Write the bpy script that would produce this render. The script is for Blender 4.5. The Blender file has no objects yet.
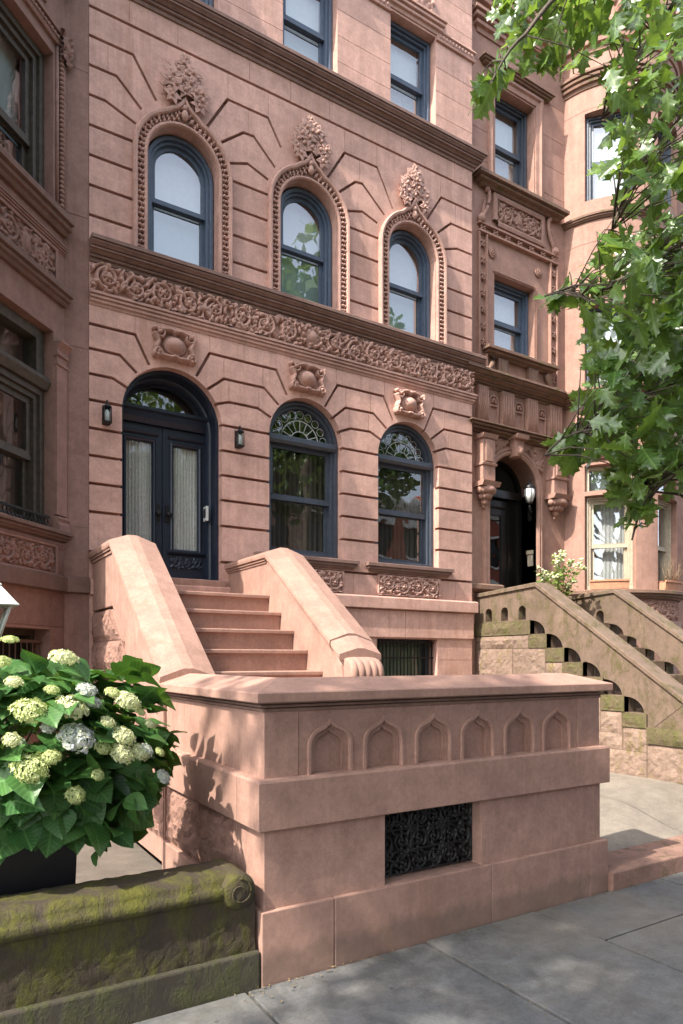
import bpy, bmesh, math, random
import numpy as np
from mathutils import Vector, Matrix, geometry
R = math.radians
PI = math.pi
random.seed(7)
SC = bpy.context.scene
COL = SC.collection
D = 7.36          # plane of the middle house's front
YN = 7.50         # plane of the right house's flat front
H0 = 1.70         # eye height

# ------------------------------------------------------------------ nodes / materials
def new_mat(name):
    m = bpy.data.materials.new(name); m.use_nodes = True
    nt = m.node_tree; nt.nodes.clear()
    return m, nt
def N(nt, t, **kw):
    n = nt.nodes.new(t)
    for k, v in kw.items():
        if k in n.inputs: n.inputs[k].default_value = v
        else: setattr(n, k, v)
    return n
def L(nt, a, b): nt.links.new(a, b)
def rgba(c): return (c[0], c[1], c[2], 1)
def noise(nt, vec, scale, detail=4, rough=.55, dist=0.0):
    n = N(nt, 'ShaderNodeTexNoise'); n.inputs['Scale'].default_value = scale
    n.inputs['Detail'].default_value = detail; n.inputs['Roughness'].default_value = rough
    n.inputs['Distortion'].default_value = dist
    L(nt, vec, n.inputs['Vector']); return n.outputs['Fac']
def ramp(nt, fac, stops):
    r = N(nt, 'ShaderNodeValToRGB'); cr = r.color_ramp
    while len(cr.elements) < len(stops): cr.elements.new(.5)
    for e, (p, c) in zip(cr.elements, stops):
        e.position = p; e.color = rgba(c) if hasattr(c, '__len__') else (c, c, c, 1)
    L(nt, fac, r.inputs['Fac']); return r.outputs['Color']
def mix(nt, fac, a, b, typ='MIX'):
    m = N(nt, 'ShaderNodeMix', data_type='RGBA', blend_type=typ)
    for sock, v in (('Factor', fac),):
        if isinstance(v, (int, float)): m.inputs[0].default_value = v
        else: L(nt, v, m.inputs[0])
    for i, v in ((6, a), (7, b)):
        if hasattr(v, '__len__'): m.inputs[i].default_value = rgba(v)
        else: L(nt, v, m.inputs[i])
    return m.outputs[2]
def mapping(nt, vec, scale):
    m = N(nt, 'ShaderNodeMapping'); m.inputs['Scale'].default_value = scale
    L(nt, vec, m.inputs['Vector']); return m.outputs['Vector']
def bump(nt, h, strength, dist, prev=None):
    b = N(nt, 'ShaderNodeBump'); b.inputs['Strength'].default_value = strength; b.inputs['Distance'].default_value = dist
    L(nt, h, b.inputs['Height'])
    if prev is not None: L(nt, prev, b.inputs['Normal'])
    return b.outputs['Normal']
def finish(nt, col, rough=.8, nrm=None, **kw):
    p = N(nt, 'ShaderNodeBsdfPrincipled')
    if hasattr(col, '__len__'): p.inputs['Base Color'].default_value = rgba(col)
    else: L(nt, col, p.inputs['Base Color'])
    if isinstance(rough, (int, float)): p.inputs['Roughness'].default_value = rough
    else: L(nt, rough, p.inputs['Roughness'])
    for k, v in kw.items(): p.inputs[k.replace('_', ' ')].default_value = v
    if nrm is not None: L(nt, nrm, p.inputs['Normal'])
    o = N(nt, 'ShaderNodeOutputMaterial'); L(nt, p.outputs[0], o.inputs[0]); return p

def stone(name, c, var=.16, grain=.35, streak=.22, moss=0.0, mosscol=(.10, .105, .018), rough=.86, island=0.0, rock=0.0, dirt=(.30, .26, .22), blotch=.25, grime=False):
    m, nt = new_mat(name)
    co = N(nt, 'ShaderNodeTexCoord').outputs['Object']
    big = noise(nt, co, .9, 5)
    col = ramp(nt, big, [(.25, tuple(x*(1-var) for x in c)), (.5, c), (.78, tuple(min(1, x*(1+var*.8)) for x in c))])
    n2 = noise(nt, co, 7, 6, .62)
    col = mix(nt, .78, col, ramp(nt, n2, [(.36, .82), (.64, 1.13)]), 'MULTIPLY')
    n5 = noise(nt, co, 34, 5, .65)
    col = mix(nt, .5, col, ramp(nt, n5, [(.38, .84), (.62, 1.12)]), 'MULTIPLY')
    n6 = noise(nt, mapping(nt, co, (46, 46, 1.4)), 1.0, 3, .5)
    col = mix(nt, .35, col, ramp(nt, n6, [(.3, .86), (.7, 1.10)]), 'MULTIPLY')
    at_ = N(nt, 'ShaderNodeAttribute', attribute_name='tone')
    oi = N(nt, 'ShaderNodeObjectInfo')
    tn = N(nt, 'ShaderNodeMath', operation='MULTIPLY_ADD'); L(nt, oi.outputs['Random'], tn.inputs[0]); tn.inputs[1].default_value = .10; tn.inputs[2].default_value = .95
    tn2 = N(nt, 'ShaderNodeMath', operation='ADD'); L(nt, tn.outputs[0], tn2.inputs[0]); L(nt, at_.outputs['Fac'], tn2.inputs[1])
    col = mix(nt, 1.0, col, tn2.outputs[0], 'MULTIPLY')
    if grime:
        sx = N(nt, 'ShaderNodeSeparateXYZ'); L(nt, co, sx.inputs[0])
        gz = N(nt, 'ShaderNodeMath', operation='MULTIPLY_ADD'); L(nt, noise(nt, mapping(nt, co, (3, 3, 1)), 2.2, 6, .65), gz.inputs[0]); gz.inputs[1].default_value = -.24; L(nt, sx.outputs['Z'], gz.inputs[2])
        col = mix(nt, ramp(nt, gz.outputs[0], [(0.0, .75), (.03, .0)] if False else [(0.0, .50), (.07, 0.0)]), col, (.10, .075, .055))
    fine = noise(nt, co, 160, 3, .6)
    col = mix(nt, grain, col, ramp(nt, fine, [(.3, .72), (.7, 1.22)]), 'MULTIPLY')
    if streak:
        st = noise(nt, mapping(nt, co, (7, 7, .45)), 1.6, 5, .6)
        st2 = noise(nt, co, 1.3, 3)
        f = N(nt, 'ShaderNodeMath', operation='MULTIPLY')
        L(nt, ramp(nt, st, [(.46, 0.0), (.72, 1.0)]), f.inputs[0]); L(nt, ramp(nt, st2, [(.4, 0.0), (.65, 1.0)]), f.inputs[1])
        g = N(nt, 'ShaderNodeMath', operation='MULTIPLY'); L(nt, f.outputs[0], g.inputs[0]); g.inputs[1].default_value = streak*2
        g.use_clamp = True
        col = mix(nt, g.outputs[0], col, tuple(a*b*2.2 for a, b in zip(c, dirt)))
    if blotch:
        bl = noise(nt, co, 2.3, 8, .7, .4)
        col = mix(nt, ramp(nt, bl, [(.56, 0.0), (.74, blotch)]), col, tuple(min(1, x*1.28) for x in c))
    if island:
        g = N(nt, 'ShaderNodeNewGeometry').outputs['Random Per Island']
        col = mix(nt, 1.0, col, ramp(nt, g, [(0, 1-island), (1, 1+island)]), 'MULTIPLY')
    mf = None
    if moss:
        mn = noise(nt, co, 3.2, 8, .68, .6)
        mn2 = noise(nt, mapping(nt, co, (3, 3, 1.5)), 2.6, 8, .72, .5)
        a = N(nt, 'ShaderNodeMath', operation='ADD'); L(nt, mn, a.inputs[0]); L(nt, mn2, a.inputs[1])
        f = ramp(nt, a.outputs[0], [(max(0, .62-moss*.5)/1, 0.0), (min(1, .80-moss*.3), 1.0)])
        a.operation = 'MULTIPLY_ADD'; a.inputs[1].default_value = .5; 
        L(nt, mn2, a.inputs[2]); 
        half = N(nt, 'ShaderNodeMath', operation='MULTIPLY'); L(nt, a.outputs[0], half.inputs[0]); half.inputs[1].default_value = .667
        f = ramp(nt, half.outputs[0], [(.56-moss*.22, 0.0), (.70-moss*.12, .92)])
        mf = f
        mc = mix(nt, noise(nt, co, 22, 6, .7), tuple(x*.45 for x in mosscol), tuple(min(1, x*1.7) for x in mosscol))
        col = mix(nt, f, col, mc)
    nr = bump(nt, fine, .32, .004)
    if mf is not None:
        hm = mix(nt, 1.0, mf, noise(nt, co, 55, 5, .7), 'MULTIPLY'); nr = bump(nt, hm, .9, .014, nr)
    nr = bump(nt, n2, .22, .012, nr)
    if rock:
        rk = noise(nt, co, 9, 7, .6, .5)
        nr = bump(nt, rk, 1.0, rock, nr)
    finish(nt, col, rough, nr)
    return m

BS = (.565, .340, .275)
M_STONE = stone('brownstone', BS, streak=.32, grain=.32, blotch=.22, var=.15)
M_CARVE = stone('carved brownstone', tuple(x*.84 for x in BS), streak=.0, grain=.35, var=.2)
M_CORN = stone('shade dark cornice brownstone', tuple(x*.38 for x in BS), streak=.3, var=.25)  # grime plus shadow under the profiles, both put into the stone colour
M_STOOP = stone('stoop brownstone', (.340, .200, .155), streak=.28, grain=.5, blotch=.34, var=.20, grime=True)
M_ROCK = stone('rock faced brownstone', (.30, .168, .128), streak=.15, rock=.05)
M_LEFT = stone('dark brownstone', (.26, .148, .118), streak=.35, grain=.35, var=.22)
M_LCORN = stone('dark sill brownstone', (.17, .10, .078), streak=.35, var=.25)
M_RIGHT = stone('tan brownstone', (.355, .205, .158), streak=.22, grain=.25, var=.16)
M_RCORN = stone('weathered shade dark tan brownstone', (.205, .122, .088), streak=.3, moss=.05, var=.25)  # weathered, and darkened further to stand in for cornice shadow
M_RSTOOP = stone('mossy tan brownstone', (.165, .112, .080), streak=.34, moss=.30, mosscol=(.085, .070, .022), var=.28)
M_RBLOCK = stone('mossy stoop block', (.13, .095, .055), streak=.3, moss=.62, mosscol=(.085, .082, .022), rock=.02, var=.25)
M_RROCK = stone('pale rough brownstone', (.24, .165, .125), streak=.3, rock=.035, moss=.08, mosscol=(.22, .17, .06), var=.2)
M_MOSS = stone('mossy garden wall stone', (.046, .033, .020), streak=.5, moss=.58, mosscol=(.074, .072, .004), rock=.012, var=.45, blotch=.6)
M_KERB = stone('kerb stone', (.27, .155, .118), streak=.3, moss=.10, mosscol=(.10, .09, .03), rock=.01)
M_CONC = stone('areaway concrete', (.125, .104, .085), streak=0, blotch=.4, grain=.6, var=.25)

def bluestone():
    m, nt = new_mat('bluestone')
    co = N(nt, 'ShaderNodeTexCoord').outputs['Object']
    g = N(nt, 'ShaderNodeNewGeometry').outputs['Random Per Island']
    base = ramp(nt, g, [(0, (.066, .075, .086)), (.3, (.105, .107, .105)), (.6, (.080, .088, .098)), (1, (.165, .142, .112))])
    n1 = noise(nt, co, 1.6, 8, .66, .8)
    c = mix(nt, ramp(nt, n1, [(.35, 0.0), (.7, .85)]), base, (.125, .116, .104))
    n2 = noise(nt, mapping(nt, co, (1, 3.2, 1)), 3.0, 7, .7, .6)
    c = mix(nt, ramp(nt, n2, [(.52, 0.0), (.70, .7)]), c, (.075, .08, .085))
    n3 = noise(nt, mapping(nt, co, (5, 1.2, 1)), 2.2, 9, .72, 1.2)
    c = mix(nt, ramp(nt, n3, [(.60, 0.0), (.75, .28)]), c, (.30, .28, .25))
    n4 = noise(nt, co, .55, 6, .6)
    n7 = noise(nt, co, 5.5, 9, .75, .3)
    c = mix(nt, .8, c, ramp(nt, n7, [(.36, .62), (.5, 1.0), (.64, 1.42)]), 'MULTIPLY')
    vo = N(nt, 'ShaderNodeTexVoronoi'); vo.inputs['Scale'].default_value = 5.5; L(nt, co, vo.inputs['Vector'])
    c = mix(nt, ramp(nt, vo.outputs['Distance'], [(.055, .75), (.085, 0.0)]), c, (.055, .055, .055))
    c = mix(nt, ramp(nt, n4, [(.45, 0.0), (.68, .5)]), c, (.165, .138, .105))
    sp = noise(nt, co, 90, 3)
    c = mix(nt, .5, c, ramp(nt, sp, [(.3, .70), (.7, 1.25)]), 'MULTIPLY')
    nr = bump(nt, n2, .3, .01); nr = bump(nt, sp, .25, .003, nr)
    finish(nt, c, ramp(nt, n1, [(.3, .55), (.7, .8)]), nr)
    return m
M_BLUE = bluestone()

def simple(name, c, rough=.5, metal=0.0, var=.15, scale=18, bumps=.1, **kw):
    m, nt = new_mat(name)
    co = N(nt, 'ShaderNodeTexCoord').outputs['Object']
    n = noise(nt, co, scale, 5)
    col = mix(nt, 1.0, c, ramp(nt, n, [(.3, 1-var), (.7, 1+var)]), 'MULTIPLY')
    nr = bump(nt, n, bumps, .004)
    finish(nt, col, rough, nr, Metallic=metal, **kw)
    return m
M_NAVY = simple('navy paint', (.012, .019, .036), .38)
M_FRAME = simple('slate blue paint', (.070, .098, .145), .42)
M_PFRAME = simple('dark slate blue paint', (.052, .064, .086), .40)
M_GREYFR = simple('grey blue paint', (.085, .105, .135), .45)
M_BROWNFR = simple('weathered brown window paint', (.060, .048, .034), .6, var=.35)
M_CREAMFR = simple('cream window paint', (.42, .36, .27), .5)
M_BLACKDOOR = simple('black door paint', (.008, .007, .006), .3)
M_BLACK = simple('black metal', (.010, .010, .011), .45, .3)
M_PLANTER = simple('black planter', (.006, .006, .008), .4)
M_IRON = simple('black iron', (.014, .013, .013), .5, .4)
M_BRASS = simple('aged brass', (.45, .30, .10), .35, .9)
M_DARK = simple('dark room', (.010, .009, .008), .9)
M_TERRA = simple('terracotta', (.46, .22, .13), .8)
M_CURT = simple('white curtain', (.62, .60, .56), .9, scale=30)
M_SHEER = simple('sheer curtain', (.56, .55, .54), .9, scale=30)
M_DRAPE = simple('brown drape', (.075, .060, .042), .9, scale=30)
M_SKYBLIND = simple('sky pale shade', (.84, .86, .85), .8, var=.05)  # upper-sash blinds near white, colour stands in for the reflected sky
M_BLIND2 = simple('grey green shade', (.40, .50, .49), .8, var=.05)
M_GCURT = simple('green curtain', (.16, .23, .16), .9)
M_WHITE = simple('white lamp paint', (.50, .50, .48), .4)
M_LAMPGLASS = simple('frosted lamp glass', (.62, .64, .62), .25, var=.05)
M_BARK = stone('bark', (.10, .078, .058), rock=.02, streak=0, blotch=0)
M_TWIG = simple('green twig', (.12, .10, .045), .7)
M_BRICKRED = stone('red brick wall', (.34, .085, .050), streak=.1)
M_WHITETRIM = simple('white cornice paint', (.72, .70, .64), .6)
M_ASPH = stone('asphalt', (.05, .05, .052), streak=0, grain=.5, blotch=.1)

def glass(name, r0=.07, tint=(.86, .9, .9), wav=.010):
    m, nt = new_mat(name)
    co = N(nt, 'ShaderNodeTexCoord').outputs['Object']
    n = noise(nt, co, 1.7, 2)
    b = bump(nt, n, .35, wav)
    ge = N(nt, 'ShaderNodeNewGeometry')
    vd = N(nt, 'ShaderNodeVectorMath', operation='DOT_PRODUCT'); L(nt, b, vd.inputs[0]); L(nt, ge.outputs['Incoming'], vd.inputs[1])
    def mth(op, a, b_=None):
        q = N(nt, 'ShaderNodeMath', operation=op)
        for i, x in enumerate((a, b_)):
            if x is None: continue
            if isinstance(x, (int, float)): q.inputs[i].default_value = x
            else: L(nt, x, q.inputs[i])
        return q.outputs[0]
    sch = mth('ADD', mth('MULTIPLY', mth('POWER', mth('SUBTRACT', 1.0, mth('ABSOLUTE', vd.outputs['Value'])), 5.0), 1-r0), r0)
    t = N(nt, 'ShaderNodeBsdfTransparent'); t.inputs[0].default_value = rgba(tint)
    g = N(nt, 'ShaderNodeBsdfGlossy'); g.inputs['Roughness'].default_value = .012; g.inputs[0].default_value = (.95, .97, 1, 1)
    L(nt, b, g.inputs['Normal'])
    x = N(nt, 'ShaderNodeMixShader'); L(nt, sch, x.inputs[0]); L(nt, t.outputs[0], x.inputs[1]); L(nt, g.outputs[0], x.inputs[2])
    o = N(nt, 'ShaderNodeOutputMaterial'); L(nt, x.outputs[0], o.inputs[0])
    return m
M_GLASS = glass('window glass', .13)
M_GLASS2 = glass('double glazing', .27)
M_LGLASS = glass('lantern glass', .05)

def leafmat(name, c1, c2, trans=.35, rough=.38, spec=.5, tcol=None, veins=False):
    m, nt = new_mat(name)
    g = N(nt, 'ShaderNodeNewGeometry').outputs['Random Per Island']
    co = N(nt, 'ShaderNodeTexCoord').outputs['Object']
    c = mix(nt, g, c1, c2)
    c = mix(nt, .6, c, ramp(nt, noise(nt, co, 25, 4), [(.3, .78), (.7, 1.2)]), 'MULTIPLY')
    uv = N(nt, 'ShaderNodeUVMap', uv_map='leaf'); sp = N(nt, 'ShaderNodeSeparateXYZ'); L(nt, uv.outputs[0], sp.inputs[0])
    def mth(op, a, b_=None):
        q = N(nt, 'ShaderNodeMath', operation=op)
        for i, x in enumerate((a, b_)):
            if x is None: continue
            if isinstance(x, (int, float)): q.inputs[i].default_value = x
            else: L(nt, x, q.inputs[i])
        return q.outputs[0]
    av = mth('ABSOLUTE', sp.outputs['Y']); ph = mth('SUBTRACT', mth('MULTIPLY', sp.outputs['X'], 8.0), mth('MULTIPLY', av, 2.6))
    side = mth('LESS_THAN', mth('ABSOLUTE', mth('SUBTRACT', mth('FRACT', ph), .5)), .07); mid = mth('LESS_THAN', av, .055)
    vein = mth('MAXIMUM', side, mid) if veins else None
    if veins: c = mix(nt, mth('MULTIPLY', vein, .38), c, tuple(min(1, x*2.3+.02) for x in c2))
    p = N(nt, 'ShaderNodeBsdfPrincipled'); L(nt, c, p.inputs['Base Color'])
    p.inputs['Roughness'].default_value = rough; p.inputs['Specular IOR Level'].default_value = spec
    L(nt, bump(nt, noise(nt, co, 60, 3), .25, .004), p.inputs['Normal'])
    t = N(nt, 'ShaderNodeBsdfTranslucent')
    tc = tcol or (.22, .34, .04)
    t.inputs[0].default_value = rgba(tc)
    x = N(nt, 'ShaderNodeMixShader'); x.inputs[0].default_value = trans
    L(nt, p.outputs[0], x.inputs[1]); L(nt, t.outputs[0], x.inputs[2])
    o = N(nt, 'ShaderNodeOutputMaterial'); L(nt, x.outputs[0], o.inputs[0])
    return m
M_OAK = leafmat('oak leaf', (.030, .080, .017), (.105, .175, .036), .34, .28, .8, (.27, .42, .05), veins=True)
M_HYD = leafmat('hydrangea leaf', (.028, .092, .026), (.070, .160, .040), .22, .40, .35, (.14, .30, .03), veins=True)
M_FLOR1 = leafmat('cream green floret', (.58, .62, .28), (.80, .79, .58), .25, .7, .2, (.6, .65, .3))
M_FLOR2 = leafmat('pale blue floret', (.50, .53, .58), (.66, .70, .42), .25, .7, .2, (.5, .5, .6))
M_FLOR3 = leafmat('pale green floret', (.42, .50, .16), (.72, .74, .42), .25, .7, .2, (.5, .6, .2))
M_SHRUB = leafmat('pale shrub leaf', (.12, .22, .04), (.26, .36, .09), .4, .5, .3)
M_TREE = leafmat('street tree leaf', (.035, .085, .02), (.07, .13, .03), .25, .5, .3)

# ------------------------------------------------------------------ object helpers
def tag(o, label=None, cat=None, group=None, kind=None):
    for k, v in (('label', label), ('category', cat), ('group', group), ('kind', kind)):
        if v: o[k] = v
    return o
def thing(name, label, cat, loc=(0, 0, 0), group=None):
    o = bpy.data.objects.new(name, None); COL.objects.link(o); o.location = loc; o.empty_display_size = .2
    return tag(o, label, cat, group)
def wpos(o):
    return o['_w'] if '_w' in o else None
def adopt(o, parent):
    o.parent = parent
    t = Vector((0, 0, 0)); q = parent
    while q is not None:
        if q.type == 'EMPTY': t = t + Vector(q.location)
        q = q.parent
    # all part meshes are modelled in world space; only the thing's Empty is moved
    if parent.type == 'EMPTY': o.matrix_parent_inverse = Matrix.Translation(t).inverted()
class MB:
    def __init__(s): s.bm = bmesh.new()
    def face(s, pts, smooth=False):
        try:
            f = s.bm.faces.new([s.bm.verts.new(p) for p in pts]); f.smooth = smooth; return f
        except ValueError: return None
    def box(s, x0, x1, y0, y1, z0, z1):
        v = [s.bm.verts.new(p) for p in ((x0,y0,z0),(x1,y0,z0),(x1,y1,z0),(x0,y1,z0),(x0,y0,z1),(x1,y0,z1),(x1,y1,z1),(x0,y1,z1))]
        for q in ((0,3,2,1),(4,5,6,7),(0,1,5,4),(1,2,6,5),(2,3,7,6),(3,0,4,7)): s.bm.faces.new([v[i] for i in q])
        return s
    def grid(s, rows, smooth=False, closed_u=False, closed_v=False):
        V = [[s.bm.verts.new(p) for p in r] for r in rows]
        nr, nc = len(V), len(V[0])
        for i in range(nr if closed_v else nr-1):
            for j in range(nc if closed_u else nc-1):
                try:
                    f = s.bm.faces.new((V[i][j], V[i][(j+1) % nc], V[(i+1) % nr][(j+1) % nc], V[(i+1) % nr][j])); f.smooth = smooth
                except ValueError: pass
        return V
    def cap(s, vs):
        try: s.bm.faces.new(vs)
        except ValueError: pass
    def prism(s, poly, fn, d0, d1):
        """poly in 2D, fn(a,b,d)->xyz"""
        a = [s.bm.verts.new(fn(p[0], p[1], d0)) for p in poly]; b = [s.bm.verts.new(fn(p[0], p[1], d1)) for p in poly]
        n = len(poly)
        s.cap(a); s.cap(list(reversed(b)))
        for i in range(n): s.cap((a[i], b[i], b[(i+1) % n], a[(i+1) % n]))
        return s
    def sweep(s, path, prof, caps=True, smooth=False):
        """plan path [(x,y)], profile [(out,z)] closed; out is to the right of travel"""
        rows = []
        n = len(path)
        for i, p in enumerate(path):
            p = Vector(p)
            d1 = (p - Vector(path[i-1])).normalized() if i > 0 else None
            d2 = (Vector(path[i+1]) - p).normalized() if i < n-1 else None
            if d1 is None: d1 = d2
            if d2 is None: d2 = d1
            n1 = Vector((d1.y, -d1.x)); n2 = Vector((d2.y, -d2.x))
            m = (n1 + n2); m = m / max(.25, m.dot(n1)) if m.length > 1e-6 else n1
            rows.append([(p.x + m.x*o, p.y + m.y*o, z) for o, z in prof])
        V = s.grid(rows, smooth=False, closed_u=True)
        if caps: s.cap(V[0]); s.cap(list(reversed(V[-1])))
        return s
    def sweepM(s, path, prof, Mf, caps=True, smooth=False, closed=False):
        """path in wall coordinates [(x,z)], profile [(n,d)]; n to the left of travel, d depth into the wall"""
        rows = []; n = len(path)
        for i, p in enumerate(path):
            p = Vector(p)
            a = path[i-1] if (i > 0 or closed) else None
            b = path[(i+1) % n] if (i < n-1 or closed) else None
            d1 = (p - Vector(a)).normalized() if a is not None else None
            d2 = (Vector(b) - p).normalized() if b is not None else None
            if d1 is None: d1 = d2
            if d2 is None: d2 = d1
            n1 = Vector((-d1.y, d1.x)); n2 = Vector((-d2.y, d2.x))
            m = n1 + n2; m = m / max(.3, m.dot(n1)) if m.length > 1e-6 else n1
            rows.append([Mf(p.x + m.x*o, p.y + m.y*o, dd) for o, dd in prof])
        V = s.grid(rows, smooth=smooth, closed_u=True, closed_v=closed)
        if caps and not closed: s.cap(V[0]); s.cap(list(reversed(V[-1])))
        return s
    def tube(s, pts, r, seg=6, smooth=True):
        pts = [Vector(p) for p in pts]; rows = []
        rr = r if hasattr(r, '__len__') else [r]*len(pts)
        up = Vector((0, 0, 1))
        for i, p in enumerate(pts):
            d = (pts[min(i+1, len(pts)-1)] - pts[max(i-1, 0)])
            d = d.normalized() if d.length > 1e-7 else Vector((0, 0, 1))
            a = d.cross(up if abs(d.z) < .95 else Vector((1, 0, 0))).normalized(); b = d.cross(a)
            rows.append([p + (a*math.cos(2*PI*k/seg) + b*math.sin(2*PI*k/seg))*rr[i] for k in range(seg)])
        V = s.grid(rows, smooth=smooth, closed_u=True)
        s.cap(V[0]); s.cap(list(reversed(V[-1])))
        return s
    def lathe(s, prof, c=(0, 0, 0), seg=16, smooth=True, axis='z', a0=0):
        rows = []
        for r, z in prof:
            row = []
            for k in range(seg):
                a = a0 + 2*PI*k/seg
                if axis == 'z': row.append((c[0]+r*math.cos(a), c[1]+r*math.sin(a), c[2]+z))
                elif axis == 'y': row.append((c[0]+r*math.cos(a), c[1]+z, c[2]+r*math.sin(a)))
                else: row.append((c[0]+z, c[1]+r*math.cos(a), c[2]+r*math.sin(a)))
            rows.append(row)
        V = s.grid(rows, smooth=smooth, closed_u=True)
        s.cap(V[0]); s.cap(list(reversed(V[-1])))
        return s
    def ball(s, c, rx, ry=None, rz=None, seg=8, rings=5, rot=None):
        ry = ry or rx; rz = rz or rx; rows = []
        for i in range(rings+1):
            th = PI*i/rings; row = []
            for k in range(seg):
                p = Vector((rx*max(.02, math.sin(th))*math.cos(2*PI*k/seg), ry*max(.02, math.sin(th))*math.sin(2*PI*k/seg), rz*math.cos(th)))
                if rot is not None: p = rot @ p
                row.append(p + Vector(c))
            rows.append(row)
        s.grid(rows, smooth=True, closed_u=True); return s
    def build(s, name, mat, parent=None, bevel=0, label=None, fix=True):
        me = bpy.data.meshes.new(name)
        if fix: bmesh.ops.recalc_face_normals(s.bm, faces=s.bm.faces)
        s.bm.to_mesh(me); s.bm.free()
        me.materials.append(mat)
        o = bpy.data.objects.new(name, me); COL.objects.link(o)
        if parent is not None: adopt(o, parent)
        if bevel:
            b = o.modifiers.new('edge', 'BEVEL'); b.width = bevel; b.segments = 2; b.limit_method = 'ANGLE'; b.angle_limit = R(40)
        if label: o['label'] = label
        return o
def mesh_np(name, V, F, mat, parent=None, smooth=True):
    me = bpy.data.meshes.new(name); me.from_pydata([tuple(v) for v in V], [], F); me.materials.append(mat)
    if smooth: me.polygons.foreach_set('use_smooth', [True]*len(me.polygons))
    me.update()
    o = bpy.data.objects.new(name, me); COL.objects.link(o)
    if parent is not None: adopt(o, parent)
    return o
def copy_tree(o, shift, parent=None):
    c = o.copy(); COL.objects.link(c)
    if parent is None: c.location = Vector(o.location) + Vector(shift)
    else:
        c.parent = parent; c.matrix_parent_inverse = o.matrix_parent_inverse.copy()
    for ch in list(o.children): copy_tree(ch, shift, c)
    return c

# wall coordinate systems: (x along the wall to the right, z up, d into the wall)
def flat(y0): return lambda x, z, d: (x, y0 + d, z)
MM = flat(D); MR = flat(YN)
S2 = math.sqrt(.5)
BX, BY = 1.25, 7.36
def ML(x, z, d):          # left bay's 45 degree side; x = -s runs to the corner at (1.25, 7.36)
    return (BX + x*S2 - d*S2, BY + x*S2 + d*S2, z)
CA, CB, CR = 10.05, 7.69, 1.18
BDEG = 57.29578/CR
def A2X(a): return (a+90)/BDEG
def MC(x, z, d):          # round bay; x = metres along the curve
    a = R(-90 + x*BDEG); return (CA + (CR-d)*math.cos(a), CB + (CR-d)*math.sin(a), z)

def arch(cx, hw, zb, zs, n=20):
    p = [(cx-hw, zb)]
    for i in range(n+1):
        a = PI - PI*i/n; p.append((cx + hw*math.cos(a), zs + hw*math.sin(a)))
    p.append((cx+hw, zb)); return p
def rect(x0, x1, z0, z1): return [(x0, z0), (x0, z1), (x1, z1), (x1, z0)]
def strip(pts, w):
    a, b = [], []; n = len(pts)
    for i, p in enumerate(pts):
        p = Vector(p)
        d1 = (p - Vector(pts[i-1])).normalized() if i > 0 else None
        d2 = (Vector(pts[i+1]) - p).normalized() if i < n-1 else None
        d1 = d1 or d2; d2 = d2 or d1
        n1 = Vector((-d1.y, d1.x)); n2 = Vector((-d2.y, d2.x)); m = n1+n2; m = m/max(.4, m.dot(n1))
        a.append(p + m*w/2); b.append(p - m*w/2)
    return [tuple(x) for x in a] + [tuple(x) for x in reversed(b)]

def wall(name, outer, holes, grooves, Mf, mat, parent, reveal=.3, back=.25, vlines=(), zr=None):
    """one stone face cut by openings and by grooves of their own depth"""
    polys = [outer] + list(holes) + [g for g, _ in grooves]
    verts, faces = [], []
    for p in polys:
        if sum(p[i-1][0]*p[i][1] - p[i][0]*p[i-1][1] for i in range(len(p))) < 0: p = list(reversed(p))
        k = len(verts); verts += [Vector(q) for q in p]; faces.append(list(range(k, k+len(p))))
    edges = []
    for x in vlines:
        k = len(verts); verts += [Vector((x, zr[0])), Vector((x, zr[1]))]; edges.append((k, k+1))
    V, Eo, F, ov, oe, of = geometry.delaunay_2d_cdt(verts, edges, faces, 1, 1e-5)
    nh = len(holes); bm = bmesh.new(); lay = bm.faces.layers.float.new('tone'); cache = {}
    def vert(i, d):
        k = (i, round(d, 5))
        if k not in cache: cache[k] = bm.verts.new(Mf(V[i][0], V[i][1], d))
        return cache[k]
    depth = []
    for f, o in zip(F, of):
        if 0 not in o or any(1 <= k <= nh for k in o): depth.append(None); continue
        depth.append(max([0.0] + [grooves[k-1-nh][1] for k in o if k > nh]))
    em = {}; flist = []
    for fi, (f, d) in enumerate(zip(F, depth)):
        n = len(f)
        for i in range(n):
            a, b = f[i], f[(i+1) % n]
            em.setdefault((min(a, b), max(a, b)), []).append((d, a, b, fi))
        if d is not None:
            try: flist.append((bm.faces.new([vert(i, d) for i in f]), fi))
            except ValueError: pass
    for (a, b), l in em.items():
        ds = [x[0] for x in l]
        if len(l) == 2 and ds[0] == ds[1]: continue
        if len(l) == 1: ds.append('out')
        if ds[0] is None and ds[1] == 'out': continue
        if ds[1] == 'out': ds[1] = back
        dd = [reveal if x is None else x for x in ds]
        if abs(dd[0]-dd[1]) < 1e-6: continue
        try: bm.faces.new((vert(a, dd[0]), vert(b, dd[0]), vert(b, dd[1]), vert(a, dd[1])))
        except ValueError: pass
    uf = list(range(len(F)))
    def root(i):
        while uf[i] != i: uf[i] = uf[uf[i]]; i = uf[i]
        return i
    for l in em.values():
        if len(l) == 2 and l[0][0] == l[1][0] and l[0][0] is not None: uf[root(l[0][3])] = root(l[1][3])
    r_ = random.Random(len(F)); tone = {}
    for fc, fi in flist: fc[lay] = tone.setdefault(root(fi), r_.uniform(-.085, .07))
    bmesh.ops.recalc_face_normals(bm, faces=bm.faces)
    me = bpy.data.meshes.new(name); bm.to_mesh(me); bm.free(); me.materials.append(mat)
    o = bpy.data.objects.new(name, me); COL.objects.link(o); adopt(o, parent); return o

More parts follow.
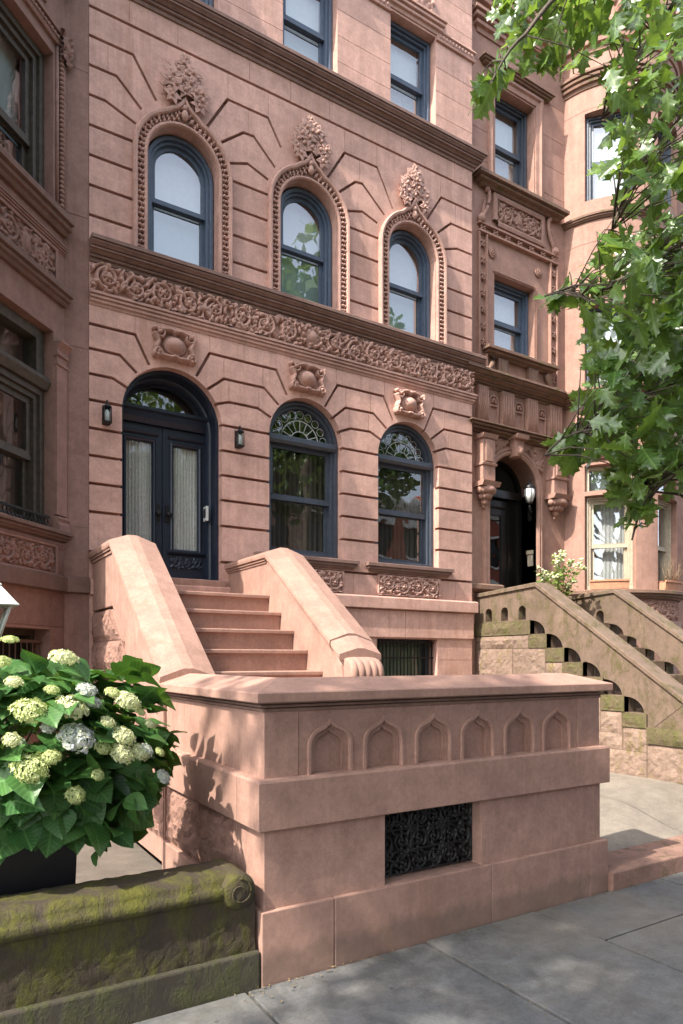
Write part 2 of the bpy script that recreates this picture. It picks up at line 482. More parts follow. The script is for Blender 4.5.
# ------------------------------------------------------------------ carved relief
class HF:
    def __init__(s, w, h, res):
        s.w, s.h, s.res = w, h, res
        s.nx, s.ny = int(w/res)+1, int(h/res)+1
        s.X, s.Y = np.meshgrid(np.linspace(0, w, s.nx), np.linspace(0, h, s.ny)); s.Z = np.zeros_like(s.X)
    def dot(s, x, y, r, a, p=.38):
        i0, i1 = max(0, int((x-r)/s.res)), min(s.nx, int((x+r)/s.res)+2)
        j0, j1 = max(0, int((y-r)/s.res)), min(s.ny, int((y+r)/s.res)+2)
        if i1 <= i0 or j1 <= j0: return
        q = 1 - ((s.X[j0:j1, i0:i1]-x)**2 + (s.Y[j0:j1, i0:i1]-y)**2)/(r*r)
        s.Z[j0:j1, i0:i1] = np.maximum(s.Z[j0:j1, i0:i1], a*np.clip(q, 0, 1)**p)
    def oval(s, x, y, rx, ry, a, p=.5):
        q = 1 - ((s.X-x)/rx)**2 - ((s.Y-y)/ry)**2
        s.Z = np.maximum(s.Z, a*np.clip(q, 0, 1)**p)
    def stroke(s, pts, r0, r1, a0, a1=None, leaf=False):
        a1 = a0 if a1 is None else a1
        P = [Vector(p) for p in pts]; ln = sum((P[i+1]-P[i]).length for i in range(len(P)-1)); acc = 0
        for i in range(len(P)-1):
            d = (P[i+1]-P[i]).length; k = max(1, int(d/(max(s.res, min(r0, r1))*.5)))
            for j in range(k):
                t = (acc + d*j/k)/max(ln, 1e-6); q = P[i].lerp(P[i+1], j/k)
                r = r0 + (r1-r0)*t
                if leaf: r = r0*(.25 + 1.0*math.sin(PI*min(1, t*.9+.08))) 
                s.dot(q.x, q.y, max(r, s.res), a0 + (a1-a0)*t)
            acc += d
    def spiral(s, cx, cy, r, turns, a0, sgn, w, a, w1=.5):
        pts = []
        for i in range(int(26*turns)):
            t = i/(26*turns); rr = r*(1-t*.82); an = a0 + sgn*2*PI*turns*t
            pts.append((cx + rr*math.cos(an), cy + rr*math.sin(an)))
        s.stroke(pts, w, w*w1, a, a*.85)
    def curl(s, x, y, an, ln, bend, w, a):
        pts = []
        for i in range(9):
            t = i/8; q = an + bend*t
            if i: x += ln/8*math.cos(q); y += ln/8*math.sin(q)
            pts.append((x, y))
        s.stroke(pts, w, w*.3, a, a*.7, leaf=True)
    def fill(s, rnd, n, ln, w, a, gap=.25, m=.0):
        for _ in range(n):
            x, y = rnd.uniform(m, s.w-m), rnd.uniform(m, s.h-m)
            j, i = min(s.ny-1, int(y/s.res)), min(s.nx-1, int(x/s.res))
            if s.Z[j, i] > gap*a: continue
            if rnd.random() < .3: s.dot(x, y, w*rnd.uniform(.8, 1.3), a*rnd.uniform(.6, 1))
            else: s.curl(x, y, rnd.uniform(0, 6.28), ln*rnd.uniform(.6, 1.3), rnd.uniform(-2.4, 2.4), w*rnd.uniform(.7, 1.2), a*rnd.uniform(.6, 1))
    def build(s, name, mat, parent, fn, cut=False):
        """fn(u,v,h)->xyz"""
        V = [fn(s.X[j, i], s.Y[j, i], s.Z[j, i]) for j in range(s.ny) for i in range(s.nx)]
        F = []
        for j in range(s.ny-1):
            for i in range(s.nx-1):
                if cut and max(s.Z[j, i], s.Z[j, i+1], s.Z[j+1, i], s.Z[j+1, i+1]) < 1e-4: continue
                k = j*s.nx+i; F.append((k, k+1, k+1+s.nx, k+s.nx))
        o = mesh_np(name, V, F, mat, parent)
        if cut:
            bm = bmesh.new(); bm.from_mesh(o.data); bmesh.ops.delete(bm, geom=[v for v in bm.verts if not v.link_faces], context='VERTS'); bm.to_mesh(o.data); bm.free()
        return o
def rinceau(hf, x0, x1, step, a, rnd, sgn=1):
    h = hf.h; n = max(1, round((x1-x0)/step)); st = (x1-x0)/n; c = []
    for i in range(n):
        cx = x0 + st*(i+.5); cy = h*(.5 + .05*(-1)**i); c.append((cx, cy))
        up = (-1)**i
        hf.spiral(cx, cy, min(h*.40, st*.46), 1.7, -up*PI/2 - .5, up*sgn, h*.075, a*.8, .6)
        hf.dot(cx, cy, h*.11, a); 
        for k in range(6):
            an = k*PI/3 + i; hf.dot(cx + h*.14*math.cos(an), cy + h*.14*math.sin(an), h*.06, a*.85)
        for k in range(5):
            an = rnd.uniform(0, 6.28); r = h*.36
            hf.curl(cx + r*math.cos(an), cy + r*math.sin(an), an + rnd.uniform(-.6, .6), h*.24, rnd.uniform(-2, 2), h*.075, a*.95)
    hf.fill(rnd, int(60*(x1-x0)/h), h*.26, h*.062, a)

def cartouche(name, parent, cx, cz, w, h, amp, mat, Mf, d0):
    hf = HF(w, h, .006); a = amp; X, Y = w/2, h/2
    for sx in (-1, 1):
        hf.spiral(X + sx*w*.33, Y + h*.30, w*.12, 1.3, PI/2*(1-sx)+.4, -sx, w*.042, a*.8)
        hf.spiral(X + sx*w*.36, Y - h*.34, w*.10, 1.3, -.6 if sx > 0 else PI+.6, sx, w*.042, a*.8)
        hf.stroke([(X + sx*w*.42, Y + h*.20), (X + sx*w*.36, Y), (X + sx*w*.42, Y - h*.22)], w*.05, w*.05, a*.75)
        hf.stroke([(X + sx*w*.28, Y + h*.38), (X + sx*w*.12, Y + h*.44), (X, Y + h*.40)], w*.045, w*.05, a*.8)
        hf.stroke([(X + sx*w*.28, Y - h*.40), (X + sx*w*.1, Y - h*.42), (X, Y - h*.36)], w*.045, w*.045, a*.8)
        hf.dot(X + sx*w*.44, Y + h*.40, w*.05, a*.8); hf.dot(X + sx*w*.38, Y - h*.42, w*.055, a*.8)
        hf.dot(X + sx*w*.33, Y + h*.30, w*.05, a); hf.dot(X + sx*w*.36, Y - h*.33, w*.05, a)
    hf.oval(X, Y, w*.27, h*.31, a*.45, .25)
    hf.oval(X, Y, w*.22, h*.26, a*1.05, .5)
    hf.dot(X, Y + h*.40, w*.07, a*.9)
    return hf.build(name, mat, parent, lambda u, v, q: Mf(cx - w/2 + u, cz - h/2 + v, d0 - q), cut=True)

def leaf_rows(L_, W_, outline, nrm_bend=.25, fold=.25):
    """rows of five points in local space (x along the leaf, y across, z up) with their leaf coordinates"""
    rows = []; tw_ = random.uniform(-.25, .25); wv = random.uniform(0, 6.28)
    for t, w in outline:
        r = []
        for c in (-1, -.5, 0, .5, 1):
            y = c*w*W_; z = -nrm_bend*t*t*L_ + fold*abs(y)*(1.35 if abs(c) < .7 else 1.0) + tw_*y*t + .035*W_*abs(c)*math.sin(9*t + wv + 2*c)
            r.append((t*L_, y, z, t, c*w*2))
        rows.append(r)
    return rows
OVATE = [(0, .02), (.05, .14), (.12, .27), (.22, .40), (.36, .50), (.50, .49), (.63, .41), (.75, .30), (.86, .17), (.94, .07), (1, .005)]
OAK = [(0, .012), (.12, .02), (.19, .12), (.30, .33), (.325, .19), (.42, .22), (.56, .47), (.575, .25), (.66, .25), (.78, .42), (.79, .20), (.86, .16), (.92, .22), (.935, .08), (1.0, .01)]
def add_leaf(mb, pos, direc, up, rows):
    x = Vector(direc).normalized(); y = Vector(up).cross(x)
    if y.length < 1e-4: y = Vector((0, 1, 0)).cross(x)
    y.normalize(); z = x.cross(y); P = Vector(pos)
    lay = mb.bm.loops.layers.uv.get('leaf') or mb.bm.loops.layers.uv.new('leaf')
    V = [[mb.bm.verts.new(P + x*p[0] + y*p[1] + z*p[2]) for p in r] for r in rows]
    for i in range(len(V)-1):
        for k in range(4):
            try:
                f = mb.bm.faces.new((V[i][k], V[i+1][k], V[i+1][k+1], V[i][k+1])); f.smooth = True
                for lp, (q, w_) in zip(f.loops, ((i, k), (i+1, k), (i+1, k+1), (i, k+1))): lp[lay].uv = (rows[q][w_][3], rows[q][w_][4])
            except ValueError: pass
def finial(name, parent, cx, cz, w, h, amp, mat, Mf, d0, rnd):
    spots = [(0, .93, .075), (-.06, .80, .10), (.07, .79, .10), (-.16, .64, .125), (.16, .65, .125), (0, .60, .13), (-.27, .46, .125), (.27, .47, .125), (-.08, .42, .12), (.10, .41, .12),
             (-.38, .30, .11), (.38, .30, .11), (-.22, .26, .12), (.23, .26, .12), (-.38, .13, .11), (.38, .13, .11), (-.30, .0, .11), (.30, .0, .11), (0, .22, .11)]
    b = MB()
    P0 = Vector(Mf(0, 0, 0)); ex = Vector(Mf(1, 0, 0)) - P0; ez = Vector(Mf(0, 1, 0)) - P0; eo = P0 - Vector(Mf(0, 0, 1))
    for x, y, r in spots:
        r *= w; px = cx + x*w + rnd.uniform(-.006, .006); pz = cz + y*h; dd = d0 - amp*rnd.uniform(.25, .5)
        b.ball(Mf(px, pz, dd + r*.1), r*.70, r*.62, r*.70, 8, 6)
        b.ball(Mf(px, pz, dd - r*.62), r*.28, r*.3, r*.30, 6, 4)
        o_ = rnd.uniform(-.5, .5); base = math.atan2(y-.38, x*1.0) if abs(x) > .02 else PI/2
        for k in range(5):
            an = base + (k-2)*1.15 + o_; dr = ex*math.cos(an) + ez*math.sin(an) + eo*.75
            add_leaf(b, Vector(Mf(px, pz, dd - r*.25)) + (ex*math.cos(an) + ez*math.sin(an))*r*.1, dr, eo + (ex*math.cos(an)+ez*math.sin(an))*.35, leaf_rows(r*1.55, r*1.15, OVATE, rnd.uniform(.55, .9), .25))
    o = b.build(name, mat, parent, fix=False)
    sm = o.modifiers.new('thick', 'SOLIDIFY'); sm.thickness = .007; sm.offset = -1
    return o

def panel(name, parent, x0, x1, z0, z1, amp, mat, Mf, d0, seed, step=None, res=.007, boss=False):
    rnd = random.Random(seed); sc = 1.0
    w, h = x1-x0, z1-z0
    hf = HF(w, h, res)
    if boss:
        hf.oval(w/2, h/2, h*.26, h*.42, amp*.6, .25); hf.oval(w/2, h/2, h*.2, h*.34, amp*1.1, .5)
        rinceau(hf, 0.02, w/2-h*.25, step or h, amp, rnd); rinceau(hf, w/2+h*.25, w-.02, step or h, amp, rnd, -1)
    else: rinceau(hf, 0.01, w-.01, step or h*1.1, amp, rnd)
    return hf.build(name, mat, parent, lambda u, v, q: Mf(x0+u, z0+v, d0-q))

# ------------------------------------------------------------------ windows
def poly_face(mb, poly, Mf, d): mb.face([Mf(x, z, d) for x, z in poly])
def pleats(mb, x0, x1, z0, z1, Mf, d, n, amp, nz=2, seed=1, per=10):
    rnd = random.Random(seed); ph = [rnd.uniform(.6, 1.5) for _ in range(n+1)]
    rows = []
    for j in range(nz+1):
        z = z0 + (z1-z0)*j/nz; row = []
        for i in range(n*per+1):
            t = i/(n*per); k = int(t*n); x = x0 + (x1-x0)*t
            row.append(Mf(x, z, d + amp*ph[k]*math.sin(2*PI*t*n)*(1-.25*math.sin(j*1.3+k)) ))
        rows.append(row)
    mb.grid(rows, smooth=True)
def window(parent, Mf, cx, hw, zb, zt=None, zs=None, d=.10, frame=M_FRAME, fw=.085, sw=.05, rail=.5, glassm=M_GLASS2, blind=(M_SKYBLIND, M_BLIND2),
           drape=None, fan=False, room=.5, name='window', narrow=None, sill=True, sc=1.0, lined=True, ends=None):
    """double hung sash window. sc scales x-lengths (degrees on the round bay)"""
    w = fw*sc; s_ = sw*sc
    if zs is not None: op = arch(cx, hw, zb, zs); top = zs + hw
    else: op = rect(cx-hw, cx+hw, zb, zt); top = zt
    rnds = zs is not None
    def pr(n0, n1, d0, d1): return [(-n0*sc, d0), (-n1*sc, d0), (-n1*sc, d1), (-n0*sc, d1)]
    f = MB()
    f.sweepM(op, pr(-.0, fw*.55, d, d+.16), Mf); f.sweepM(op, pr(fw*.55, fw, d+.035, d+.16), Mf)
    f.sweepM([(cx-hw, zb), (cx+hw, zb)], [(0, d-.005), (.06, d-.005), (.045, d+.16), (0, d+.16)], Mf)
    W = f.build('window', frame, parent, bevel=.004)
    W.name = name
    zr = zb + (top-zb)*rail
    ix = hw - w
    z0 = zb + .05
    # fixed bar below the fanlight
    if fan:
        b = MB(); b.sweepM([(cx-ix-w*.6, zs), (cx+ix+w*.6, zs)], [(-.02, d-.03), (.035, d-.03), (.05, d-.01), (.05, d+.15), (-.05, d+.15), (-.05, d)], Mf)
        b.build('transom_bar', frame, W, bevel=.004)
        utop = zs - .05
    else: utop = None
    # upper sash
    u = MB(); du = d + .075
    if fan or not rnds:
        t = utop if fan else zt - fw
        up = rect(cx-ix, cx+ix, zr, t); upane = rect(cx-ix+s_, cx+ix-s_, zr+.03, t-sw)
        u.sweepM(up+[up[0]], pr(0, sw, du, du+.035), Mf, caps=False); 
    else:
        up = arch(cx, ix, zr, zs); upane = arch(cx, ix-s_, zr+.02, zs)
        u.sweepM(up, pr(0, sw, du, du+.035), Mf)
    u.sweepM([(cx-ix, zr), (cx+ix, zr)], [(-.025, du-.008), (.025, du-.008), (.025, du+.035), (-.025, du+.035)], Mf)
    us = u.build('upper_sash', frame, W)
    p = MB(); poly_face(p, upane, Mf, du+.018); p.build('pane', glassm, W)
    # lower sash
    l = MB(); dl = d + .115
    lo = rect(cx-ix, cx+ix, z0, zr+.025); 
    l.sweepM(lo+[lo[0]], pr(0, sw, dl, dl+.035), Mf, caps=False)
    l.sweepM([(cx-ix, z0+.03), (cx+ix, z0+.03)], [(-.035, dl-.003), (.035, dl-.003), (.035, dl+.033), (-.035, dl+.033)], Mf)
    l.build('lower_sash', frame, W)
    p = MB(); poly_face(p, rect(cx-ix+s_, cx+ix-s_, z0+sw, zr-.02), Mf, dl+.018); p.build('pane', glassm, W)
    if fan:
        fp = arch(cx, ix, zs+.04, zs+.01); 
        p = MB(); poly_face(p, fp, Mf, d+.09); p.build('fanlight_pane', glassm, W)
        c = MB()
        for rr in (ix*.62, ix*.30):
            pts = [Mf(cx + rr*math.cos(a*PI/16), zs + .03 + rr*math.sin(a*PI/16), d+.08) for a in range(17)]
            c.tube(pts, .006, 5)
        for a in range(1, 8):
            t = a*PI/8; c.tube([Mf(cx + ix*q*math.cos(t), zs+.03+ix*q*math.sin(t), d+.08) for q in (.3, .62)], .005, 4)
        for a in range(9):
            t = (a+.5)*PI/9; rr = ix*.80
            c.tube([Mf(cx + rr*math.cos(t) + .05*math.cos(k), zs+.03 + rr*math.sin(t) + .05*math.sin(k), d+.08) for k in np.linspace(0, 6.28, 9)], .004, 4)
        c.build('fanlight_tracery', M_LAMPGLASS, W)
    # what hangs behind
    db = d + .20
    if blind:
        b = MB(); poly_face(b, rect(cx-ix+.01*sc, cx+ix-.01*sc, zr-.01, top-.02 if not rnds else zs), Mf, db)
        if rnds: poly_face(b, arch(cx, ix, zs, zs), Mf, db)
        b.build('blind', blind[0], W)
        b = MB(); poly_face(b, rect(cx-ix+.01*sc, cx+ix-.01*sc, zb+.03, zr-.01), Mf, db+.012); b.build('blind', blind[1], W)
    if drape:
        b = MB(); pleats(b, cx-hw*.96, cx+hw*.96, zb+.03, (utop or top) - .02, Mf, db+.05, drape[1], drape[2], seed=int(cx*10)); b.build('curtain', drape[0], W)
    if lined:
        r = MB(); dd = d+.165; bd = d + .19 + (.02 if not drape else 0) + room
        e = hw + .06*sc
        for q in (((cx-e, zb-.05), (cx-e, top+.08)), ((cx-e, top+.08), (cx+e, top+.08)), ((cx+e, top+.08), (cx+e, zb-.05)), ((cx+e, zb-.05), (cx-e, zb-.05))):
            (a, b_), (c_, e_) = q
            r.face([Mf(a, b_, dd), Mf(c_, e_, dd), Mf(c_, e_, bd), Mf(a, b_, bd)])
        r.face([Mf(cx-e, zb-.05, bd), Mf(cx-e, top+.08, bd), Mf(cx+e, top+.08, bd), Mf(cx+e, zb-.05, bd)])
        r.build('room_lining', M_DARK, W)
    return W

# profiles (out, z)
def cprof(z0, z1, p, kind='cornice'):
    h = z1-z0
    if kind == 'cornice':
        q = lambda k, o: (p*o, z1-h*k)
        return [(-.05, z1), q(.02, .97), q(.05, 1), q(.20, 1), q(.20, .86), q(.235, .86), q(.25, .93), q(.30, .90), q(.36, .80), q(.42, .72), q(.42, .60), q(.46, .60), q(.47, .67), q(.54, .67), q(.54, .52), q(.62, .46), q(.68, .34), q(.68, .22), q(.72, .22), q(.73, .31), q(.80, .31), q(.83, .26), q(.83, .14), q(.92, .14), q(1.0, .10), (-.05, z0)]
    if kind == 'band':
        q = lambda k, o: (p*o, z1-h*k)
        return [(-.05, z1), q(.0, .85), q(.08, 1), q(.22, 1), q(.25, .6), q(.32, .6), q(.34, .85), q(.48, .80), q(.52, .45), q(.60, .45), q(.62, .62), q(.76, .55), q(.80, .25), q(1, .15), (-.05, z0)]
    if kind == 'sill':
        return [(-.05, z1), (p*.95, z1-h*.04), (p, z1-h*.10), (p, z1-h*.42), (p*.72, z1-h*.45), (p*.72, z1-h*.54), (p*.80, z1-h*.58), (p*.72, z1-h*.72), (p*.45, z1-h*.78), (p*.45, z0+h*.12), (p*.3, z0), (-.05, z0)]
    return [(-.05, z1), (p*.7, z1), (p, z1-h*.08), (p, z0), (-.05, z0)]

# ================================================================== the middle house
house = thing('brownstone_house', 'pink brownstone house with grooved stone, navy double doors and three ogee framed arched windows', 'house', (4.1, D, 0), 'row of brownstone houses')
DCX, DHW, DZS = 2.385, .56, 4.35
PW = [(4.057, .513, 4.40), (5.632, .513, 4.40)]
UW = [2.495, 4.085, 5.685]
TW = [2.51, 4.11, 5.705]
holes = [arch(DCX, DHW, 2.36, DZS, 28)]
for cx, hw, zs in PW: holes.append(arch(cx, hw, 2.965, zs, 28))
for cx in UW: holes.append(arch(cx, .40, 6.03, 7.175, 24))
for cx in TW: holes.append(rect(cx-.385, cx+.385, 8.955, 10.33))
holes.append(rect(5.10, 6.12, 1.25, 1.985))
GW, GD = .033, .085
gr = []
for z in (2.82, 3.235, 3.53, 3.817, 4.10, 4.39, 6.30, 6.61, 6.92, 7.23, 8.457): gr.append((strip([(1.3, z), (7.0, z)], GW), GD))
BENT = [
 [(1.3, 5.176), (1.964, 5.176), (2.113, 4.885)], [(1.3, 4.921), (1.803, 4.921), (1.98, 4.77)], [(1.3, 4.66), (1.73, 4.66), (1.90, 4.58)],
 [(2.643, 4.88), (2.799, 5.176), (3.637, 5.174), (3.78, 4.90)], [(2.77, 4.76), (2.971, 4.923), (3.475, 4.926), (3.67, 4.76)], [(2.85, 4.605), (3.035, 4.668), (3.396, 4.668), (3.57, 4.59)],
 [(4.31, 4.86), (4.498, 5.174), (5.204, 5.177), (5.36, 4.89)], [(4.43, 4.75), (4.616, 4.912), (5.043, 4.921), (5.26, 4.755)], [(4.53, 4.593), (4.693, 4.66), (4.994, 4.672), (5.16, 4.597)],
 [(5.89, 4.84), (6.047, 5.18), (7.0, 5.18)], [(6.01, 4.75), (6.243, 4.927), (7.0, 4.927)], [(6.10, 4.597), (6.268, 4.664), (7.0, 4.664)],
 [(1.3, 8.15), (1.942, 8.155), (2.191, 7.771)], [(1.3, 7.845), (1.771, 7.85), (2.03, 7.61)], [(1.3, 7.538), (1.657, 7.541), (1.97, 7.43)],
 [(2.77, 7.73), (3.016, 8.144), (3.528, 8.146), (3.70, 7.86)], [(2.94, 7.62), (3.213, 7.843), (3.343, 7.849), (3.62, 7.59)], [(3.04, 7.42), (3.264, 7.50), (3.53, 7.41)],
 [(4.35, 7.74), (4.602, 8.15), (5.103, 8.155), (5.36, 7.70)], [(4.52, 7.62), (4.763, 7.84), (4.871, 7.855), (5.22, 7.57)], [(4.62, 7.418), (4.871, 7.495), (5.11, 7.425)],
 [(5.93, 7.75), (6.192, 8.148), (7.0, 8.148)], [(6.11, 7.62), (6.362, 7.843), (7.0, 7.843)], [(6.20, 7.43), (6.476, 7.525), (7.0, 7.525)]]
for b in BENT: gr.append((strip(b, GW), GD))
VJ = [(2.80, 5.18, 5.37), (3.22, 5.18, 5.37), (3.63, 5.18, 5.37), (2.97, 4.93, 5.17), (3.46, 4.93, 5.17), (3.03, 4.67, 4.92), (3.41, 4.67, 4.92), (4.48, 5.18, 5.37), (4.85, 5.18, 5.37), (5.22, 5.18, 5.37),
      (4.62, 4.93, 5.17), (5.0, 4.93, 5.17), (4.67, 4.67, 4.91), (4.97, 4.67, 4.91), (6.25, 4.93, 5.17), (6.32, 4.67, 4.92), (1.96, 5.18, 5.37), (6.05, 5.18, 5.37),
      (2.43, 8.46, 8.72), (3.29, 8.46, 8.72), (3.83, 8.46, 8.72), (4.38, 8.46, 8.72), (5.50, 8.46, 8.72), (6.43, 8.46, 8.72), (1.90, 8.46, 8.72), (3.02, 8.15, 8.45), (3.53, 8.15, 8.45), (4.60, 8.15, 8.45), (5.10, 8.15, 8.45),
      (1.94, 8.16, 8.45), (6.18, 8.15, 8.45), (1.68, 7.86, 8.14), (3.27, 7.86, 8.14), (4.83, 7.86, 8.14), (6.45, 7.86, 8.14), (4.73, 2.54, 2.81), (3.40, 2.54, 2.81), (6.45, 2.54, 2.81)]
for x, a, b in VJ: gr.append((rect(x-.003, x+.003, a, b), .006))
for z in (9.27, 9.60, 9.93, 10.28, 10.62, 10.95, 11.3, 1.70, 1.36, 1.0, .66): gr.append((strip([(1.3, z), (7.0, z)], .006), .006))
wall('facade_wall', rect(1.492, 6.762, -.05, 12.4), holes, gr, MM, M_STONE, house, reveal=.34, back=.5)
b = MB(); b.box(1.50, 6.755, D+.95, 16, 0, 12.35); b.box(1.493, 6.761, D+.02, 16, 12.38, 12.6); b.build('roof', M_CORN, house)
def straight(name, prof, mat, x0=1.493, x1=6.762, y=D, ret=.3, bevel=0):
    return MB().sweep([(x0, y), (x1, y), (x1, y+ret)], prof).build(name, mat, house, bevel=bevel)
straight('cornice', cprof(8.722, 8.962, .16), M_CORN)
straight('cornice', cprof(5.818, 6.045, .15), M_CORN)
straight('moulding', cprof(5.375, 5.512, .06, 'band'), M_CARVE)
straight('belt_course', [(-.05, 2.535), (.05, 2.535), (.065, 2.52), (.065, 2.375), (-.05, 2.362)], M_STONE, bevel=.006)
b = MB()
for x0, x1 in ((1.493, 2.60), (2.606, 4.2), (4.206, 5.55), (5.556, 6.776)): b.box(x0, x1, D-.022, D+.02, 2.0, 2.358)
b.build('base_course', M_STONE, house, bevel=.006)
# carved frieze
hf = HF(5.25, .295, .0085); rnd = random.Random(3)
x = 0.02
for i, (x0, x1) in enumerate(((.02, 1.48), (1.52, 2.42), (2.78, 3.66), (3.70, 5.23))):
    rinceau(hf, x0, x1, .30, .085, rnd, 1 if i % 2 else -1)
hf.oval(2.60, .147, .15, .13, .05, .25); hf.oval(2.60, .147, .085, .09, .095, .5)
for k in range(10): hf.dot(2.60 + .13*math.cos(k*.628), .147 + .115*math.sin(k*.628), .028, .085)
hf.build('frieze', M_CARVE, house, lambda u, v, q: (1.502+u, D-.006-q, 5.515+v))
# parlour windows, sills, carved panels
for i, (cx, hw, zs) in enumerate(PW):
    window(house, MM, cx, hw-.004, 2.97, zs=zs, d=.11, frame=M_PFRAME, fw=.085, sw=.045, rail=.375, glassm=M_GLASS, blind=None, drape=(M_DRAPE, 13, .028), fan=True, room=.6)
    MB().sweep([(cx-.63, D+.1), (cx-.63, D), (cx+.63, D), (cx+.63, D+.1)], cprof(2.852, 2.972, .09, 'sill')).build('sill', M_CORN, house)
    b = MB(); b.sweepM([(cx-.52, 2.552), (cx-.52, 2.822), (cx+.52, 2.822), (cx+.52, 2.552), (cx-.52, 2.552)], [(0, -.03), (-.02, -.025), (-.025, .02), (0, .02)], MM, caps=False)
    pn = panel('carved_panel', house, cx-.51, cx+.51, 2.56, 2.815, .075, M_CARVE, MM, .012, 20+i, .26)
    b.build('frame', M_CARVE, pn)
# second floor windows with ogee surrounds
def ogee(cx, hw, zb, zs, za):
    p = [(cx-hw, zb), (cx-hw, zs-.06)]
    for a in range(176, 121, -6): p.append((cx + hw*math.cos(R(a)), zs + hw*math.sin(R(a))))
    q = [(-.215, .52), (-.155, .575), (-.10, .61), (-.055, .655), (-.022, .71), (0, .76)]
    k = (za-zs)/.76
    p += [(cx + a*hw/.56, zs + b_*k) for a, b_ in q]
    return p + [(2*cx - a, b_) for a, b_ in reversed(p[:-1])]
rnd = random.Random(5)
for i, cx in enumerate(UW):
    window(house, MM, cx, .385, 6.045, zs=7.165, d=.10, fw=.072, sw=.045, rail=.50)
    og = ogee(cx, .56, 6.046, 7.175, 7.93)
    wall('window_surround', og, [arch(cx, .395, 5.9, 7.175, 24)], [], lambda x, z, d: MM(x, z, d-.003), M_CARVE, house, reveal=.105, back=.03)
    s = house.children[-1]
    sr = [o for o in house.children if o.name.startswith('window_surround')][-1]
    b = MB(); b.sweepM(og, [(0, .01), (.004, -.05), (-.012, -.072), (-.036, -.066), (-.046, -.045), (-.05, -.015), (-.05, .01)], MM); 
    ip = arch(cx, .405, 6.046, 7.175, 24)
    b.sweepM(ip, [(0, .09), (0, -.03), (.012, -.045), (.03, -.045), (.042, -.03), (.042, .01)], MM)
    b.build('moulding', M_CARVE, sr)
    # leaf enrichment that runs up the jambs and round the arch
    mp = ogee(cx, .483, 6.06, 7.175, 7.79); ln = [0]
    for k in range(1, len(mp)): ln.append(ln[-1] + (Vector(mp[k])-Vector(mp[k-1])).length)
    b = MB(); n = int(ln[-1]/.058)
    for k in range(n+1):
        s_ = ln[-1]*k/n; j = max(0, min(len(mp)-2, next((q for q in range(len(ln)-1) if ln[q+1] >= s_), len(mp)-2)))
        t = (s_-ln[j])/max(1e-6, ln[j+1]-ln[j]); p = Vector(mp[j]).lerp(Vector(mp[j+1]), t); tn = (Vector(mp[j+1])-Vector(mp[j])).normalized()
        an = math.atan2(tn.y, tn.x); up = 1 if k % 2 else -1
        rot = Matrix.Rotation(-(an + .75*up), 3, 'Y')
        b.ball(MM(p.x, p.y, -.022), .034, .036, .014, 7, 4, rot)
        nx, ny = -tn.y, tn.x
        b.ball(MM(p.x + nx*.026*up, p.y + ny*.026*up, -.035), .015, .022, .015, 6, 4)
        b.ball(MM(p.x - nx*.026*up, p.y - ny*.026*up, -.032), .012, .02, .02, 5, 3)
    b.ball(MM(cx, 7.70, -.05), .04, .04, .055, 8, 5); b.ball(MM(cx, 7.78, -.05), .03, .035, .035, 8, 5)
    b.build('leaf_enrichment', M_CARVE, sr)
    finial('finial', house, cx, 7.85, .50, .50, .12, M_CARVE, MM, -.005, rnd)
for i, cx in enumerate((2.385, 4.045, 5.61)): cartouche('cartouche', house, cx, 5.145, .50, .345, .11, M_CARVE, MM, -.004)
# third floor windows
for cx in TW:
    window(house, MM, cx, .372, 8.965, zt=10.32, d=.11, fw=.075, sw=.045, rail=.50, blind=(M_SKYBLIND, M_BLIND2) if cx < 5 else (M_SKYBLIND, M_SHEER))
    MB().sweep([(cx-.42, D+.05), (cx-.42, D), (cx+.42, D), (cx+.42, D+.05)], cprof(10.36, 10.56, .10, 'band')).build('lintel', M_CARVE, house)
    hf = HF(.7, .3, .012); hf.fill(random.Random(int(cx*9)), 90, .12, .04, .07)
    hf.build('carved_head', M_CARVE, house, lambda u, v, q, cx=cx: MM(cx-.35+u, 10.57+v, -.003-q))
for x0, x1 in ((1.495, 2.10), (2.93, 3.69), (4.53, 5.285), (6.125, 6.765)):
    b = MB(); b.sweep([(x0, D+.02), (x0, D), (x1, D), (x1, D+.1)], [(-.02, 10.43), (.04, 10.43), (.045, 10.405), (.02, 10.39), (.02, 10.32), (.035, 10.31), (.03, 10.285), (-.02, 10.285)])
    k = x0+.03
    while k < x1-.02: b.ball((k, D-.022, 10.355), .022, .022, .03, 6, 4); k += .058
    b.build('egg_band', M_CARVE, house)
# entrance doors
dm = MB()
dm.sweepM(arch(DCX, DHW, 2.36, DZS, 28), [(-.0, .10), (-.035, .10), (-.035, .18), (-.02, .19), (-.02, .30), (-.04, .31), (-.06, .34), (-.06, .44), (0, .44)], MM)
dfr = dm.build('door_frame', M_NAVY, house)
b = MB(); b.sweepM([(DCX-.52, 4.46), (DCX+.52, 4.46)], [(-.085, .36), (-.03, .33), (.03, .32), (.05, .29), (.085, .29), (.085, .44), (-.085, .44)], MM); b.build('transom_bar', M_NAVY, dfr)
b = MB(); poly_face(b, arch(DCX, .50, 4.52, 4.38), MM, .40); b.build('transom_pane', M_GLASS, dfr)
b = MB(); b.sweepM(arch(DCX, .50, 4.53, 4.36), [(0, .36), (-.035, .36), (-.035, .42), (0, .42)], MM); b.build('transom_frame', M_NAVY, dfr)
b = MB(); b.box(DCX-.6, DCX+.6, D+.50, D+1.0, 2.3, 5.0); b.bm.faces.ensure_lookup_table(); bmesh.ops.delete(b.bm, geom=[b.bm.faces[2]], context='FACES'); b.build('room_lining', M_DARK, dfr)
b = MB(); b.box(DCX-.595, DCX+.60, D-.06, D+.50, 2.362, 2.60); b.build('threshold', M_STOOP, house, bevel=.01)
